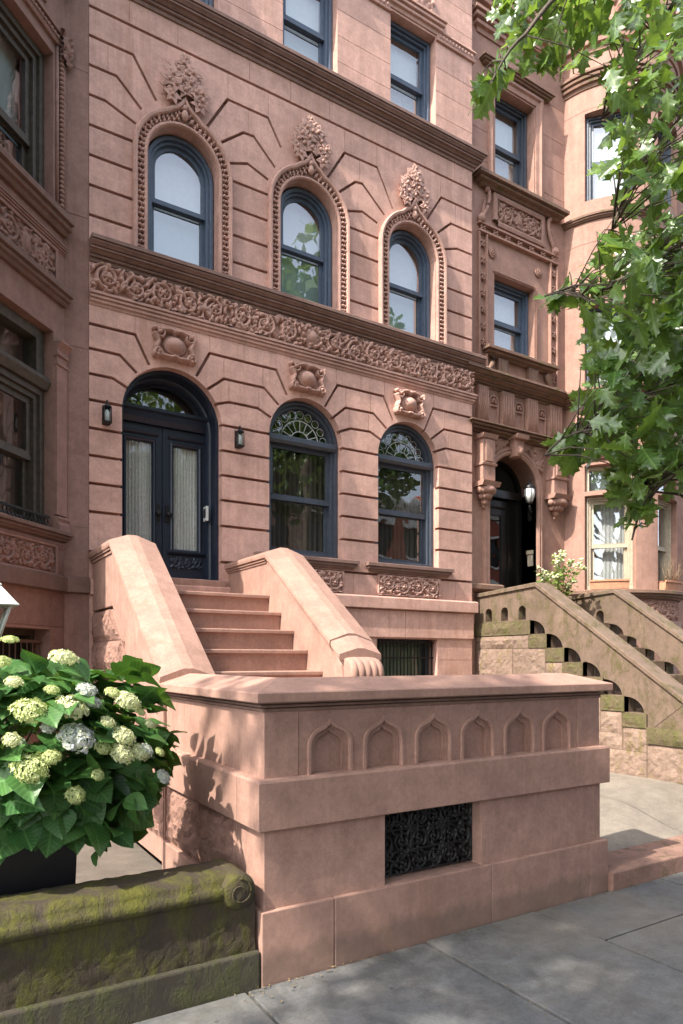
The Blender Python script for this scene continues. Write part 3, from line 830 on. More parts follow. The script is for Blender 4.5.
for sx in (-1, 1):
    x0, x1 = (DCX-.50, DCX-.012) if sx < 0 else (DCX-.004, DCX+.50)
    gx0, gx1 = (x0+.075, x0+.385) if sx < 0 else (x1-.385, x1-.075)
    zt, zb, g0, g1 = 4.37, 2.605, 2.975, 4.185
    b = MB()
    leafp = rect(x0, x1, zb, zt); gl = rect(gx0, gx1, g0, g1)
    for q in ((x0, gx0, zb, zt), (gx1, x1, zb, zt), (gx0, gx1, zb, g0), (gx0, gx1, g1, zt)): b.box(q[0], q[1], D+.40, D+.445, q[2], q[3])
    lf = b.build('door_leaf', M_NAVY, house)
    b = MB(); b.sweepM(gl+[gl[0]], [(.03, .385), (.015, .375), (0, .385), (-.012, .40), (-.012, .43), (.03, .43)], MM, caps=False)
    b.sweepM([(gx0-.055, 4.265), (gx1+.055, 4.265)], [(-.02, .40), (0, .375), (.02, .365), (.03, .37), (.03, .40)], MM)
    b.sweepM([(gx0-.065, 2.945), (gx1+.065, 2.945)], [(-.03, .40), (-.02, .375), (0, .35), (.018, .35), (.02, .40)], MM)
    b.build('moulding', M_NAVY, lf)
    hf = HF(gx1-gx0+.07, .135, .008); r2 = random.Random(11); rinceau(hf, .01, hf.w-.01, .12, .02, r2)
    hf.build('carved_panel', M_NAVY, lf, lambda u, v, q: MM(gx0-.035+u, 2.765+v, .397-q))
    b = MB(); poly_face(b, gl, MM, .415); b.build('pane', M_LGLASS, lf)
    b = MB(); pleats(b, gx0-.01, gx1+.01, g0-.01, g1+.01, MM, .445, 9, .012, 4, 4+sx); b.build('curtain', M_CURT, lf)
    hx = DCX - .065 if sx < 0 else DCX + .052
    b = MB(); b.box(hx-.028, hx+.028, D+.388, D+.402, 3.29, 3.48); b.lathe([(.012, 0), (.014, -.03), (.03, -.045), (.033, -.06), (.022, -.075), (.005, -.08)], (hx, D+.39, 3.37), 10, axis='y'); b.build('handle', M_IRON, lf)
b = MB(); b.box(2.835, 2.862, D+.205, D+.30, 3.32, 3.49); bell = b.build('doorbell', M_LAMPGLASS, dfr)
b = MB(); b.box(2.828, 2.836, D+.225, D+.28, 3.36, 3.46); b.build('bell_button', M_BLACK, bell) if False else b.build('bell_face', M_BLACK, dfr)
# basement window with its bars
bw = MB(); bw.sweepM(rect(5.10, 6.12, 1.26, 1.985), [(0, .20), (-.05, .20), (-.05, .28), (0, .28)], MM); BW = bw.build('basement_window', M_PFRAME, house)
b = MB(); poly_face(b, rect(5.14, 6.08, 1.26, 1.95), MM, .25); b.build('pane', M_LGLASS, BW)
b = MB(); pleats(b, 5.13, 6.09, 1.26, 1.95, MM, .30, 16, .015); b.build('curtain', M_GCURT, BW)
b = MB(); b.face([(5.0, D+.36, 1.2), (6.2, D+.36, 1.2), (6.2, D+.36, 2.05), (5.0, D+.36, 2.05)]); b.build('room_lining', M_DARK, BW)
b = MB()
for k in range(17): b.box(5.13+k*.06, 5.142+k*.06, D+.09, D+.102, 1.25, 1.965)
for z in (1.72, 1.93, 1.40): b.box(5.10, 6.12, D+.085, D+.107, z, z+.02)
for k in range(16): b.tube([(5.166+k*.06+.022*math.cos(a), D+.096, 1.90+.022*math.sin(a)) for a in np.linspace(0, 6.28, 9)], .004, 4)
b.build('window_bars', M_IRON, house)

# ================================================================== the left house
lh = thing('brownstone_house', 'dark weathered brownstone house with an angled bay of brown framed windows', 'house', (0, D, 0), 'row of brownstone houses')
b = MB(); b.box(1.245, 1.489, D+.004, D+.5, -.05, 12.3)
for z in (2.5, 6.0): pass
b.build('side_strip', M_LEFT, lh)
b = MB()
for z in (2.37, 3.06, 4.9, 6.25, 7.75, 9.3): b.box(1.243, 1.487, D+.002, D+.02, z, z+.007)
b.build('strip_joint', M_LCORN, lh)
hol = [rect(-.99, -.17, 6.16, 7.70), rect(-.99, -.17, 2.98, 4.95), rect(-.93, -.22, 1.0, 2.0), rect(-.99, -.17, 9.6, 11.2)]
grs = [(strip([(-1.5, z), (.2, z)], .008), .006) for z in (1.55, 2.03, 8.45, 9.0)]
wall('bay_side_wall', rect(-1.13, .0, -.05, 12.3), hol, grs, ML, M_LEFT, lh, reveal=.30, back=.3)
fx, fy = BX - 1.13*S2, BY - 1.13*S2
b = MB(); b.box(-3.5, fx, fy, fy+.3, -.05, 12.3); b.box(-3.5, 1.24, D+1.2, 16, 0, 12.3); b.box(-3.5, 1.24, D+.3, D+1.2, 11.9, 12.3)
b.face([(fx, fy, 12.3), (BX, BY, 12.3), (BX, BY+.4, 12.3), (-3.5, BY+.4, 12.3), (-3.5, fy, 12.3)]); b.build('bay_front_wall', M_LEFT, lh)
LP = [(-3.4, fy), (fx, fy), (BX-.02, BY-.02), (BX+.23, BY-.0)]
def lband(name, prof, mat=M_LCORN, path=None): return MB().sweep(path or [(-3.4, fy), (fx, fy), (BX, BY), (BX+.238, BY)], prof).build(name, mat, lh)
LQ = [(-3.4, fy), (fx, fy), (BX-.004, BY-.004)]
for z0, z1, p in ((5.965, 6.135, .13), (5.255, 5.395, .12), (2.885, 2.975, .12), (8.42, 8.6, .14)): lband('sill', cprof(z0, z1, p, 'sill'), path=LQ)
lband('belt_course', [(-.05, 2.545), (.04, 2.545), (.06, 2.53), (.06, 2.39), (-.05, 2.365)])
lband('moulding', cprof(5.78, 5.86, .05, 'band'), M_LEFT, LQ); lband('moulding', cprof(2.80, 2.86, .03, 'band'), M_LEFT, LQ)
for (z0, z1, s) in ((5.445, 5.73, 31), (2.575, 2.80, 32)):
    pn = panel('carved_panel', lh, -.98, -.19, z0, z1, .045, M_LEFT, ML, .004, s, .24, boss=z0 > 5)
    b = MB(); b.sweepM(rect(-1.0, -.17, z0-.015, z1+.015)+[(-1.0, z0-.015)], [(0, .02), (0, -.03), (.025, -.035), (.03, .02)], ML, caps=False); b.build('frame', M_LEFT, pn)
# pilaster between bay window and wall
b = MB(); b.prism(rect(-.16, .0, 3.14, 4.72), ML, -.035, .02)
b.sweepM([(-.175, 4.80), (.0, 4.80)], [(-.09, 0), (-.08, -.06), (-.05, -.05), (-.03, -.045), (.0, -.06), (.04, -.10), (.055, -.10), (.055, 0)], ML)
b.sweepM([(-.165, 4.64), (.0, 4.64)], [(-.015, 0), (-.015, -.05), (.015, -.05), (.015, 0)], ML)
b.sweepM([(-.17, 3.05), (.0, 3.05)], [(-.075, 0), (-.075, -.075), (-.01, -.075), (.02, -.05), (.05, -.07), (.07, -.06), (.08, 0)], ML); b.build('pilaster', M_LEFT, lh, bevel=.004)
# roll moulding with rope beads round the upper window
b = MB()
for k in range(36): b.ball(ML(-.075, 6.20 + k*.047, -.025), .028, .028, .024, 7, 4, Matrix.Rotation(.5, 3, 'X'))
b.tube([ML(-.025, 6.14, -.012), ML(-.025, 7.92, -.012)], .018, 8); b.tube([ML(-.125, 6.14, -.012), ML(-.125, 7.80, -.012)], .016, 8)
for k in range(21): b.ball(ML(-.10 - k*.047, 7.88, -.025), .028, .026, .026, 7, 4, Matrix.Rotation(.5, 3, 'X'))
b.sweepM([(-1.11, 7.83), (-.12, 7.83)], [(-.02, 0), (-.02, -.03), (.01, -.045), (.02, 0)], ML); b.sweepM([(-1.11, 7.95), (-.05, 7.95)], [(-.02, 0), (-.02, -.05), (.02, -.05), (.03, 0)], ML)
b.build('rope_moulding', M_LEFT, lh)
hf = HF(.2, .3, .008); hf.dot(.1, .15, .085, .10, .4); hf.fill(random.Random(4), 40, .1, .03, .11, .9)
hf.build('boss', M_LEFT, lh, lambda u, v, q: ML(-.13+u*.8, 7.68+v, -.004-q), cut=True)
panel('carved_panel', lh, -1.05, -.30, 8.05, 8.30, .05, M_LEFT, ML, .004, 33, .24)
for (z0, z1, rail) in ((6.17, 7.69, .39),):
    window(lh, ML, -.58, .405, z0, zt=z1, d=.10, frame=M_BROWNFR, fw=.12, sw=.06, rail=.37, glassm=M_GLASS2, blind=(M_BLIND2, M_DRAPE), room=.5)
w = window(lh, ML, -.58, .405, 2.985, zt=4.36, d=.10, frame=M_BROWNFR, fw=.11, sw=.055, rail=.50, glassm=M_GLASS, blind=None, drape=(M_DRAPE, 6, .03), room=.5)
b = MB(); b.sweepM([(-.985, 4.43), (-.175, 4.43)], [(-.07, .06), (0, .02), (.05, .04), (.06, .26), (-.07, .26)], ML); b.sweepM(rect(-.985, -.175, 4.49, 4.945), [(0, .10), (-.09, .12), (-.09, .26), (0, .26)], ML); b.build('transom_bar', M_BROWNFR, w)
b = MB(); poly_face(b, rect(-.90, -.26, 4.50, 4.86), ML, .2); b.build('transom_pane', M_GLASS, w)
b = MB(); poly_face(b, rect(-.99, -.17, 4.45, 4.95), ML, .32); b.build('room_lining', M_DRAPE, w)
bwin = MB(); bwin.sweepM(rect(-.93, -.22, 1.0, 2.0), [(0, .18), (-.06, .18), (-.06, .28), (0, .28)], ML); bwl = bwin.build('basement_window', M_BROWNFR, lh)
b = MB(); poly_face(b, rect(-.93, -.22, 1.0, 2.0), ML, .29); b.build('pane', M_DARK, bwl)
b = MB()
for k in range(9): b.tube([ML(-.91+k*.08, 1.0, .1), ML(-.91+k*.08, 1.9, .1)], .008, 5)
b.sweepM([(-.92, 1.88), (-.23, 1.88)], [(-.015, .09), (.015, .09), (.015, .12), (-.015, .12)], ML); b.build('window_bars', simple('rusty iron', (.12, .07, .05), .8), lh)
# low iron guard on the parlour sill of the bay
b = MB()
b.sweepM([(-.97, 3.10), (-.22, 3.10)], [(-.01, .0), (.01, .0), (.01, .02), (-.01, .02)], ML)
for k in range(14):
    b.tube([ML(-.94+k*.052 + .024*math.cos(a), 3.05+.04*math.sin(a), .01) for a in np.linspace(0, 6.28, 9)], .006, 4)
b.build('sill_guard', M_IRON, lh)

# ================================================================== the right house
rh = thing('brownstone_house', 'tan brownstone house with a round bay and a dark arched doorway under a fluted frieze', 'house', (8.5, YN, 0), 'row of brownstone houses')
RDX, RDW, RDZ = 7.727, .505, 4.315
hol = [arch(RDX, RDW, 2.50, RDZ, 24), rect(7.335, 8.195, 6.33, 7.50), rect(7.345, 8.19, 8.90, 10.34)]
grs = [(strip([(6.6, z), (9.2, z)], .007), .006) for z in (9.55, 9.05+.05, 10.02, 10.55, 8.72, 11.1, 2.0, 1.5, 1.0)]
wall('front_wall', rect(6.765, 8.93, -.05, 12.4), hol, grs, MR, M_RIGHT, rh, reveal=.55, back=.3)
def rs(name, x0, x1, prof, mat=M_RIGHT, ret=.1, y=YN, bevel=0): return MB().sweep([(x0, y+ret), (x0, y), (x1, y), (x1, y+ret)], prof).build(name, mat, rh, bevel=bevel)
CX0, CX1 = 6.90, 8.93
def cylpath(r=0, a0=-171, a1=-9, n=40): return [(CA + (CR+r)*math.cos(R(a0+(a1-a0)*i/n)), CB + (CR+r)*math.sin(R(a0+(a1-a0)*i/n))) for i in range(n+1)]
def across(name, prof, mat, x0=6.85): return MB().sweep([(x0, YN+.1), (x0, YN), (CX1-.03, YN)] + cylpath(a0=-168), prof).build(name, mat, rh)
across('cornice', cprof(5.74, 5.93, .24), M_RCORN)
across('cornice', cprof(11.28, 11.66, .17, 'band'), M_RIGHT, 6.775)
b = MB()
hfx = HF(2.1, .55, .014); r2 = random.Random(8)
for cx in (.12, .62, 1.05, 1.55, 2.0):
    for k in range(16): hfx.curl(cx, .28, r2.uniform(0, 6.28), .26, r2.uniform(-2, 2), .05, .12)
hfx.build('carved_head', M_RIGHT, rh, lambda u, v, q: MR(6.80+u, 11.72+v, -.003-q))
hfx = HF(170, .55, 1.0); hfx = HF(2.6, .55, .014); r2 = random.Random(9)
for cx in np.arange(.35, 2.6, .62):
    for k in range(16): hfx.curl(cx, .28, r2.uniform(0, 6.28), .26, r2.uniform(-2, 2), .05, .12)
hfx.build('carved_head', M_RIGHT, rh, lambda u, v, q: MC(A2X(-170) + u, 11.72+v, -.003-q))
# doorway: jamb ring, keystone, corbelled pilasters, fluted frieze
b = MB(); b.sweepM(arch(RDX, RDW, 2.6, RDZ, 24), [(0, .3), (0, -.03), (.03, -.05), (.06, -.035), (.075, -.05), (.11, -.045), (.13, 0), (.13, .02)], MR); b.build('archivolt', M_RIGHT, rh)
b = MB(); b.prism([(RDX-.07, RDZ+RDW-.04), (RDX-.10, RDZ+RDW+.21), (RDX+.10, RDZ+RDW+.21), (RDX+.07, RDZ+RDW-.04)], MR, -.14, .02); b.sweepM([(RDX-.13, 5.06), (RDX+.13, 5.06)], [(-.03, 0), (-.03, -.2), (.03, -.22), (.03, 0)], MR)
b.ball(MR(RDX, 4.86, -.13), .06, .06, .08, 8, 5); b.build('keystone', M_RIGHT, rh, bevel=.006)
for sx, x0, x1 in ((-1, 6.955, 7.20), (1, 8.46, 8.76)):
    xm = (x0+x1)/2; hw = (x1-x0)/2
    b = MB(); b.prism(rect(x0, x1, 4.30, 5.0), MR, -.16, .02); b.prism(rect(x0+.05, x1-.05, 4.60, 4.92), MR, -.175, -.15)
    b.sweepM([(x0-.02, 4.56), (x1+.02, 4.56)], [(-.02, 0), (-.02, -.18), (.015, -.19), (.02, 0)], MR)
    b.sweepM([(x0-.03, 4.96), (x1+.03, 4.96)], [(-.03, 0), (-.03, -.18), (.03, -.21), (.04, 0)], MR)
    p = b.build('pilaster', M_RIGHT, rh, bevel=.005)
    b = MB(); b.sweepM([(x0-.05, 4.27), (x1+.05, 4.27)], [(-.035, 0), (-.035, -.20), (.03, -.24), (.035, 0)], MR)
    for k in range(9):
        t = k/8*2-1; b.ball(MR(xm + t*hw*1.02, 4.19, -.10 - .08*(1-t*t)), .045, .06, .06, 7, 5)
    for k in range(6):
        t = k/5*2-1; b.ball(MR(xm + t*hw*.62, 4.11, -.07 - .06*(1-t*t)), .045, .06, .055, 7, 5)
    b.ball(MR(xm, 4.04, -.06), .06, .06, .07, 8, 5); b.ball(MR(xm, 3.97, -.04), .03, .03, .04, 7, 5)
    b.build('corbel', M_RIGHT, p)
r2 = random.Random(12)
for sx in (-1, 1):
    hf = HF(.625, .46, .01)
    for k in range(60):
        x, y = r2.uniform(.18, .6), r2.uniform(.02, .44)
        if x**2 + (y+.24)**2 < .64**2: continue
        hf.curl(x, y, r2.uniform(0, 6.28), .16, r2.uniform(-2.5, 2.5), .03, .05)
    hf.build('carved_spandrel', M_RIGHT, rh, lambda u, v, q, sx=sx: MR(RDX+sx*u, 4.56+v, -.004-q), cut=True)
rs('moulding', 6.92, 8.80, cprof(5.05, 5.17, .22, 'band'), M_RCORN)
for x0, x1 in ((6.955, 7.16), (7.44, 7.69), (7.97, 8.20), (8.47, 8.75)):
    b = MB(); b.prism(rect(x0, x1, 5.18, 5.735), MR, -.07, .02)
    n = 5
    for k in range(n):
        xx = x0 + (x1-x0)*(k+.5)/n; b.tube([MR(xx, 5.22, -.07), MR(xx, 5.70, -.07)], .016, 6)
    b.build('fluted_pier', M_RIGHT, rh)
for x0, x1 in ((7.19, 7.41), (7.72, 7.94), (8.23, 8.44)):
    xm, hw = (x0+x1)/2, (x1-x0)/2
    b = MB(); b.sweepM(arch(xm, hw-.01, 5.20, 5.56), [(0, .02), (0, -.03), (-.025, -.035), (-.035, .02)], MR); b.sweepM([(x0, 5.50), (x1, 5.50)], [(-.012, 0), (-.012, -.03), (.012, -.03), (.012, 0)], MR)
    for k in range(5): b.ball(MR(xm + (hw-.05)*math.cos(PI*(k+.5)/5)*.55, 5.53 + .06*math.sin(PI*(k+.5)/5), -.02), .022, .03, .022, 6, 4)
    b.build('arched_panel', M_RIGHT, rh)
# front door
b = MB(); b.sweepM(arch(RDX, RDW, 2.5, RDZ, 24), [(0, .30), (-.06, .30), (-.06, .40), (0, .40)], MR)
b.prism(rect(RDX-.46, RDX+.46, 4.24, 4.36), MR, .28, .40); fr = b.build('door_frame', M_BLACKDOOR, rh)
b = MB(); poly_face(b, arch(RDX, .45, 4.36, RDZ), MR, .38); b.build('transom_pane', M_DARK, fr)
b = MB()
dx0, dx1 = 7.41, 7.96
for q in ((dx0, dx0+.12, 2.7, 4.22), (dx1-.12, dx1, 2.7, 4.22), (dx0+.12, dx1-.12, 2.7, 2.86), (dx0+.12, dx1-.12, 3.98, 4.22)): b.box(q[0], q[1], YN+.36, YN+.41, q[2], q[3])
b.box(RDX-.45, dx0, YN+.34, YN+.40, 2.6, 4.24); b.box(dx1, RDX+.45, YN+.34, YN+.40, 2.6, 4.24)
b.sweepM([(dx0+.02, 4.10), (dx1-.02, 4.10)], [(-.02, .36), (-.01, .335), (.02, .33), (.02, .36)], MR)
lf = b.build('door_leaf', M_BLACKDOOR, rh, bevel=.004)
b = MB(); poly_face(b, rect(dx0+.12, dx1-.12, 2.86, 3.98), MR, .385); b.build('pane', M_GLASS, lf)
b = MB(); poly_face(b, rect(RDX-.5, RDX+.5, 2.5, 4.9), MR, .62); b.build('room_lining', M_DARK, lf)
b = MB(); b.box(dx0+.04, dx0+.075, YN+.35, YN+.362, 3.26, 3.44); b.tube([(dx0+.057, YN+.36, 3.32), (dx0+.057, YN+.30, 3.32), (dx0+.12, YN+.30, 3.32)], .009, 6); b.build('handle', M_BRASS, lf)
b = MB(); b.box(8.205, 8.235, YN+.06, YN+.16, 3.18, 3.36); b.box(8.19, 8.235, YN+.05, YN+.17, 3.37, 3.43); b.build('letter_box', M_CREAMFR, rh, bevel=.005)
rs('threshold', 6.86, 7.30, [(-.05, 2.82), (.10, 2.82), (.12, 2.80), (.12, 2.74), (.05, 2.70), (-.05, 2.70)], M_RCORN)
# first upper window with panelled surround
window(rh, MR, 7.765, .42, 6.345, zt=7.485, d=.12, fw=.075, sw=.05, rail=.48, blind=(M_SKYBLIND, M_SHEER))
rs('sill', 7.24, 8.44, cprof(6.215, 6.335, .16, 'sill'), M_RCORN)
for x0, x1 in ((7.36, 7.55), (8.0, 8.2)): b = MB(); b.prism(rect(x0, x1, 5.94, 6.21), MR, -.08, .02); b.prism(rect(x0+.04, x1-.04, 5.97, 6.18), MR, -.09, -.07); b.build('sill_block', M_RCORN, rh)
for sx, x in ((-1, 7.30), (1, 8.40)):
    b = MB()
    b.tube([MR(x + sx*(.02+.16*t), 6.20 - .25*t**.6, -.05) for t in np.linspace(0, 1, 9)], [.05-.02*t for t in np.linspace(0, 1, 9)], 7); b.ball(MR(x+sx*.17, 5.98, -.06), .055, .06, .055, 8, 5)
    b.build('sill_bracket', M_RCORN, rh)
b = MB()
for x in (7.0, 7.15, 8.52, 8.67):
    b.sweepM([(x, 5.95), (x, 8.0)], [(-.012, .02), (-.012, -.05), (.012, -.05), (.012, .02)], MR)
for z in (8.14, 8.02): b.sweepM([(6.985, z), (8.685, z)], [(-.015, .02), (-.015, -.06), (.015, -.06), (.015, .02)], MR)
for z in np.arange(6.15, 8.0, .243):
    for x in (7.075, 8.595):
        for q in ((-.022, .03), (.022, .03), (-.022, -.03), (.022, -.03), (0, 0)): b.ball(MR(x+q[0], z+q[1], -.02), .02, .03, .02, 6, 4)
for x in np.arange(7.075, 8.6, .2535):
    for q in ((-.03, .018), (.03, .018), (-.03, -.018), (.03, -.018), (0, 0)): b.ball(MR(x+q[0], 8.08+q[1], -.03), .02, .03, .016, 6, 4)
for k in range(30): b.ball(MR(7.32+k*.0305, 7.525, -.012), .012, .02, .012, 5, 3)
for k in range(38): b.ball(MR(8.225, 6.36+k*.0305, -.012), .012, .02, .012, 5, 3)
b.build('window_surround', M_RIGHT, rh)
for x in (7.285, 8.262):
    b = MB(); b.lathe([(.075, .0), (.078, -.02), (.062, -.035), (.055, -.02)], MR(x, 7.78, 0), 16, axis='y')
    for k in range(8): b.ball(MR(x+.036*math.cos(k*PI/4), 7.78+.036*math.sin(k*PI/4), -.025), .02, .02, .02, 6, 4)
    b.ball(MR(x, 7.78, -.035), .018, .02, .018, 6, 4); b.build('rosette', M_RIGHT, rh)
pn = panel('carved_panel', rh, 7.38, 8.28, 8.29, 8.58, .05, M_RIGHT, MR, -.01, 41, .26, boss=True)
b = MB(); b.sweepM(rect(7.36, 8.30, 8.27, 8.60)+[(7.36, 8.27)], [(0, .02), (0, -.05), (.03, -.06), (.075, -.05), (.08, .02)], MR, caps=False); b.build('frame', M_RIGHT, pn)
for sx, x in ((-1, 7.19), (1, 8.47)):
    b = MB(); pts = []
    for t in np.linspace(0, 1, 16): pts.append(MR(x + sx*(.19*t**1.7 - .03*math.sin(PI*t)), 8.66 - .50*t, -.04))
    b.tube(pts, [.028]*16, 7)
    for t in np.linspace(.25, .95, 8): b.ball(MR(x + sx*(.05 + .09*t), 8.62-.46*t, -.025), .04*(.4+.7*t), .03, .05*(.4+.7*t), 7, 5)
    b.ball(MR(x+sx*.15, 8.20, -.04), .07, .06, .07, 9, 6); b.ball(MR(x+sx*.03, 8.67, -.03), .04, .05, .04, 8, 5); b.build('scroll_bracket', M_RIGHT, rh)
rs('sill', 7.08, 8.60, cprof(8.69, 8.84, .19, 'sill'), M_RCORN)
# top window
window(rh, MR, 7.765, .41, 8.91, zt=10.33, d=.14, frame=M_PFRAME, fw=.07, sw=.05, rail=.50, blind=(M_SKYBLIND, M_SHEER))
b = MB(); b.sweepM([(7.20, 8.85), (7.20, 10.50), (8.345, 10.50), (8.345, 8.85)], [(0, .02), (0, -.05), (-.05, -.06), (-.07, -.03), (-.135, -.02), (-.135, .1)], MR); b.build('casing', M_RIGHT, rh)
rs('lintel', 7.16, 8.40, cprof(10.50, 10.60, .13, 'band'), M_RCORN)
rs('moulding', 7.0, 8.5, cprof(11.12, 11.22, .10, 'band'), M_RIGHT)
b = MB(); b.sweep([(7.0, YN+.05), (7.0, YN), (7.5, YN)], cprof(10.95, 11.24, .14, 'band')); b.build('bracket_head', M_RIGHT, rh)
# round bay
hol, grs = [], []
WA = ((-154.6, -116.8), (-97.5, -59.5), (-40, -10))
def crect(a0, a1, z0, z1, n=9):
    p = [(a0, z0), (a0, z1)] + [(a0 + (a1-a0)*i/n, z1) for i in range(1, n)] + [(a1, z1), (a1, z0)] + [(a1 + (a0-a1)*i/n, z0) for i in range(1, n)]
    return p
def rad(p): return p
for a0, a1 in WA[:2]:
    for z0, z1 in ((2.81, 4.30), (4.37, 4.78), (5.945, 7.30), (8.97, 10.36)): hol.append(crect(A2X(a0), A2X(a1), z0, z1))
for z in (10.41, 8.30, 7.75, 7.36, 5.40): grs.append((rect(A2X(-171), A2X(-9), z-.003, z+.003), .006))
wall('round_bay', rect(A2X(-171.5), A2X(-8), -.05, 12.4), hol, grs, MC, M_RIGHT, rh, reveal=.22, back=.2, vlines=[A2X(-171+4.5*i) for i in range(1, 36)], zr=(-.04, 12.39))
for a0, a1 in [(A2X(p_), A2X(q_)) for p_, q_ in WA[:2]]:
    for z0, z1, fm, bl, dr in ((5.95, 7.295, M_GREYFR, (M_SKYBLIND, M_SHEER), None), (8.975, 10.355, M_GREYFR, (M_SKYBLIND, M_SHEER), None), (2.815, 4.295, M_CREAMFR, None, (M_SHEER, 9, .006))):
        w = window(rh, MC, (a0+a1)/2, (a1-a0)/2-.004, z0, zt=z1, d=.09, frame=fm, fw=.065, sw=.045, rail=.47, blind=bl, drape=dr, room=.35, glassm=M_GLASS2)
    b = MB(); poly_face(b, rect(a0+.05, a1-.05, 4.40, 4.75), MC, .13); b.build('transom_pane', M_GLASS2, w)
    b = MB(); b.sweepM(rect(a0, a1, 4.375, 4.775), [(0, .09), (-.05, .09), (-.05, .2), (0, .2)], MC); b.build('transom_frame', M_CREAMFR, w)
    b = MB(); poly_face(b, rect(a0, a1, 4.37, 4.78), MC, .24); b.build('room_lining', M_BLIND2, w)
def cyl(name, prof, mat=M_RIGHT): return MB().sweep(cylpath(), prof).build(name, mat, rh)
cyl('sill', cprof(8.64, 8.735, .07, 'sill'), M_RCORN); cyl('moulding', cprof(10.74, 10.98, .11, 'band'), M_RCORN)
cyl('sill', cprof(2.66, 2.80, .14, 'sill'), M_RCORN); cyl('moulding', cprof(4.84, 4.95, .08, 'band'), M_RCORN); cyl('belt_course', [(-.05, 2.33), (.06, 2.32), (.06, 2.22), (-.05, 2.2)])
for a0, a1, s in ((-157, -118, 51), (-112, -60, 52)):
    hf = HF((a1-a0)/BDEG, .28, .010); rinceau(hf, .02, hf.w-.02, .24, .05, random.Random(s)); hf.build('carved_panel', M_RIGHT, rh, lambda u, v, q, a0=a0: MC(A2X(a0)+u, 2.35+v, .0-q))
    hf = HF((a1-a0)/BDEG, .22, .010); rinceau(hf, .02, hf.w-.02, .2, .05, random.Random(s+5)); hf.build('carved_panel', M_RIGHT, rh, lambda u, v, q, a0=a0: MC(A2X(a0)+u, 4.97+v, .0-q))
b = MB(); b.box(8.95, 11.8, 8.9, 16, 0, 12.3); b.box(6.78, 11.8, YN+1.2, 16, 0, 12.35); b.box(11.15, 14, YN, YN+.3, 0, 12.4); b.box(6.78, 11.8, YN+.35, YN+1.2, 12.1, 12.4); b.build('roof', M_RIGHT, rh)

# ================================================================== the front stoop
st = thing('stoop', 'pink brownstone stoop with sloped balustrades, ogee niche parapet and black iron vent grille', 'stoop', (2.9, 3.25, 0), 'brownstone stoops')
rnd = random.Random(21)
def rough(mb, Mf, x0, x1, z0, z1, amp, d=0.0, res=.045, clip=None, tri=None, flatness=.25):
    """rock faced stone block in wall coordinates"""
    nx, nz = max(3, int((x1-x0)/res)), max(3, int((z1-z0)/res)); rows = []
    cx, cz = rnd.uniform(.2, .8), rnd.uniform(.2, .8)
    for j in range(nz+1):
        row = []
        for i in range(nx+1):
            u, v = i/nx, j/nz; e = min(u, 1-u, v, 1-v)
            a = 0 if e < 1e-6 else min(1, (e*min(nx, nz))**.5*.7)*(1-.4*abs(u-cx)-.4*abs(v-cz)) + rnd.uniform(-flatness, flatness)
            x = x0 + (x1-x0)*u; z = z0 + (z1-z0)*v
            if clip: x = max(x, clip(z)[0]); x = min(x, clip(z)[1])
            row.append(Mf(x, z, d - amp*max(0, a)))
        rows.append(row)
    V = mb.grid(rows, smooth=False)
    # sides back to the wall
    ring = [V[0][i] for i in range(nx+1)] + [V[j][nx] for j in range(1, nz+1)] + [V[nz][i] for i in range(nx-1, -1, -1)] + [V[j][0] for j in range(nz-1, 0, -1)]
    co = [v.co.copy() for v in ring]
    q = Vector(Mf(0, 0, .08)) - Vector(Mf(0, 0, 0)); bk = [mb.bm.verts.new(c + q) for c in co]; n = len(ring)
    for i in range(n): mb.cap((ring[i], ring[(i+1) % n], bk[(i+1) % n], bk[i]))
def MX(x0): return lambda x, z, d: (x0 + d, -x, z)      # a wall facing -X seen from its outside: x = -Y
PATH = [(1.545, 4.95), (1.545, 3.275), (4.262, 3.275), (4.262, 3.64)]
g = .003
# plinth
for x0, x1 in ((1.522, 1.968-g), (1.968, 3.158-g), (3.158, 4.122-g), (4.122, 4.327)): MB().box(x0, x1, 3.25, 3.66, -.05, .376).build('plinth', M_STOOP, st, bevel=.007)
MB().box(1.522, 1.93, 3.663, 4.98, -.05, .374).build('plinth', M_STOOP, st, bevel=.007)
# die with the vent
for x0, x1 in ((1.546, 2.33), (3.09, 4.27)): MB().box(x0, x1, 3.277, 3.64, .372, .806).build('die', M_STOOP, st, bevel=.005)
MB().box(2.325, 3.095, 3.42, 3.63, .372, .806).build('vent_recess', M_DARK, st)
hf = HF(.756, .41, .0042); r2 = random.Random(17)
for i in range(6):
    for j in range(3):
        cx, cy, r = .065 + i*.125, .07 + j*.135, .062
        hf.spiral(cx, cy, r, 1.7, r2.uniform(0, 6), 1 if (i+j) % 2 else -1, .0062, .018, .8); hf.dot(cx, cy, .011, .024)
        for k in range(4):
            an = r2.uniform(0, 6.28); hf.curl(cx + r*math.cos(an), cy + r*math.sin(an), an+1.2, .055, r2.uniform(-2.5, 2.5), .0065, .016)
for cx, cy, r in ((.378, .205, .15), (.14, .205, .12), (.62, .205, .12)): hf.stroke([(cx + r*math.cos(a_), cy + r*math.sin(a_)) for a_ in np.linspace(0, 6.28, 40)], .006, .006, .017)
for x in np.arange(.065, .75, .125): hf.stroke([(x, 0), (x, .41)], .0055, .0055, .009)
for y in (.006, .14, .275, .404): hf.stroke([(0, y), (.756, y)], .0058, .0058, .011)
for x in (.006, .75): hf.stroke([(x, 0), (x, .41)], .008, .008, .018)
vg = hf.build('vent_grille', M_IRON, st, lambda u, v, q: (2.332+u, 3.375-q, .386+v), cut=True)
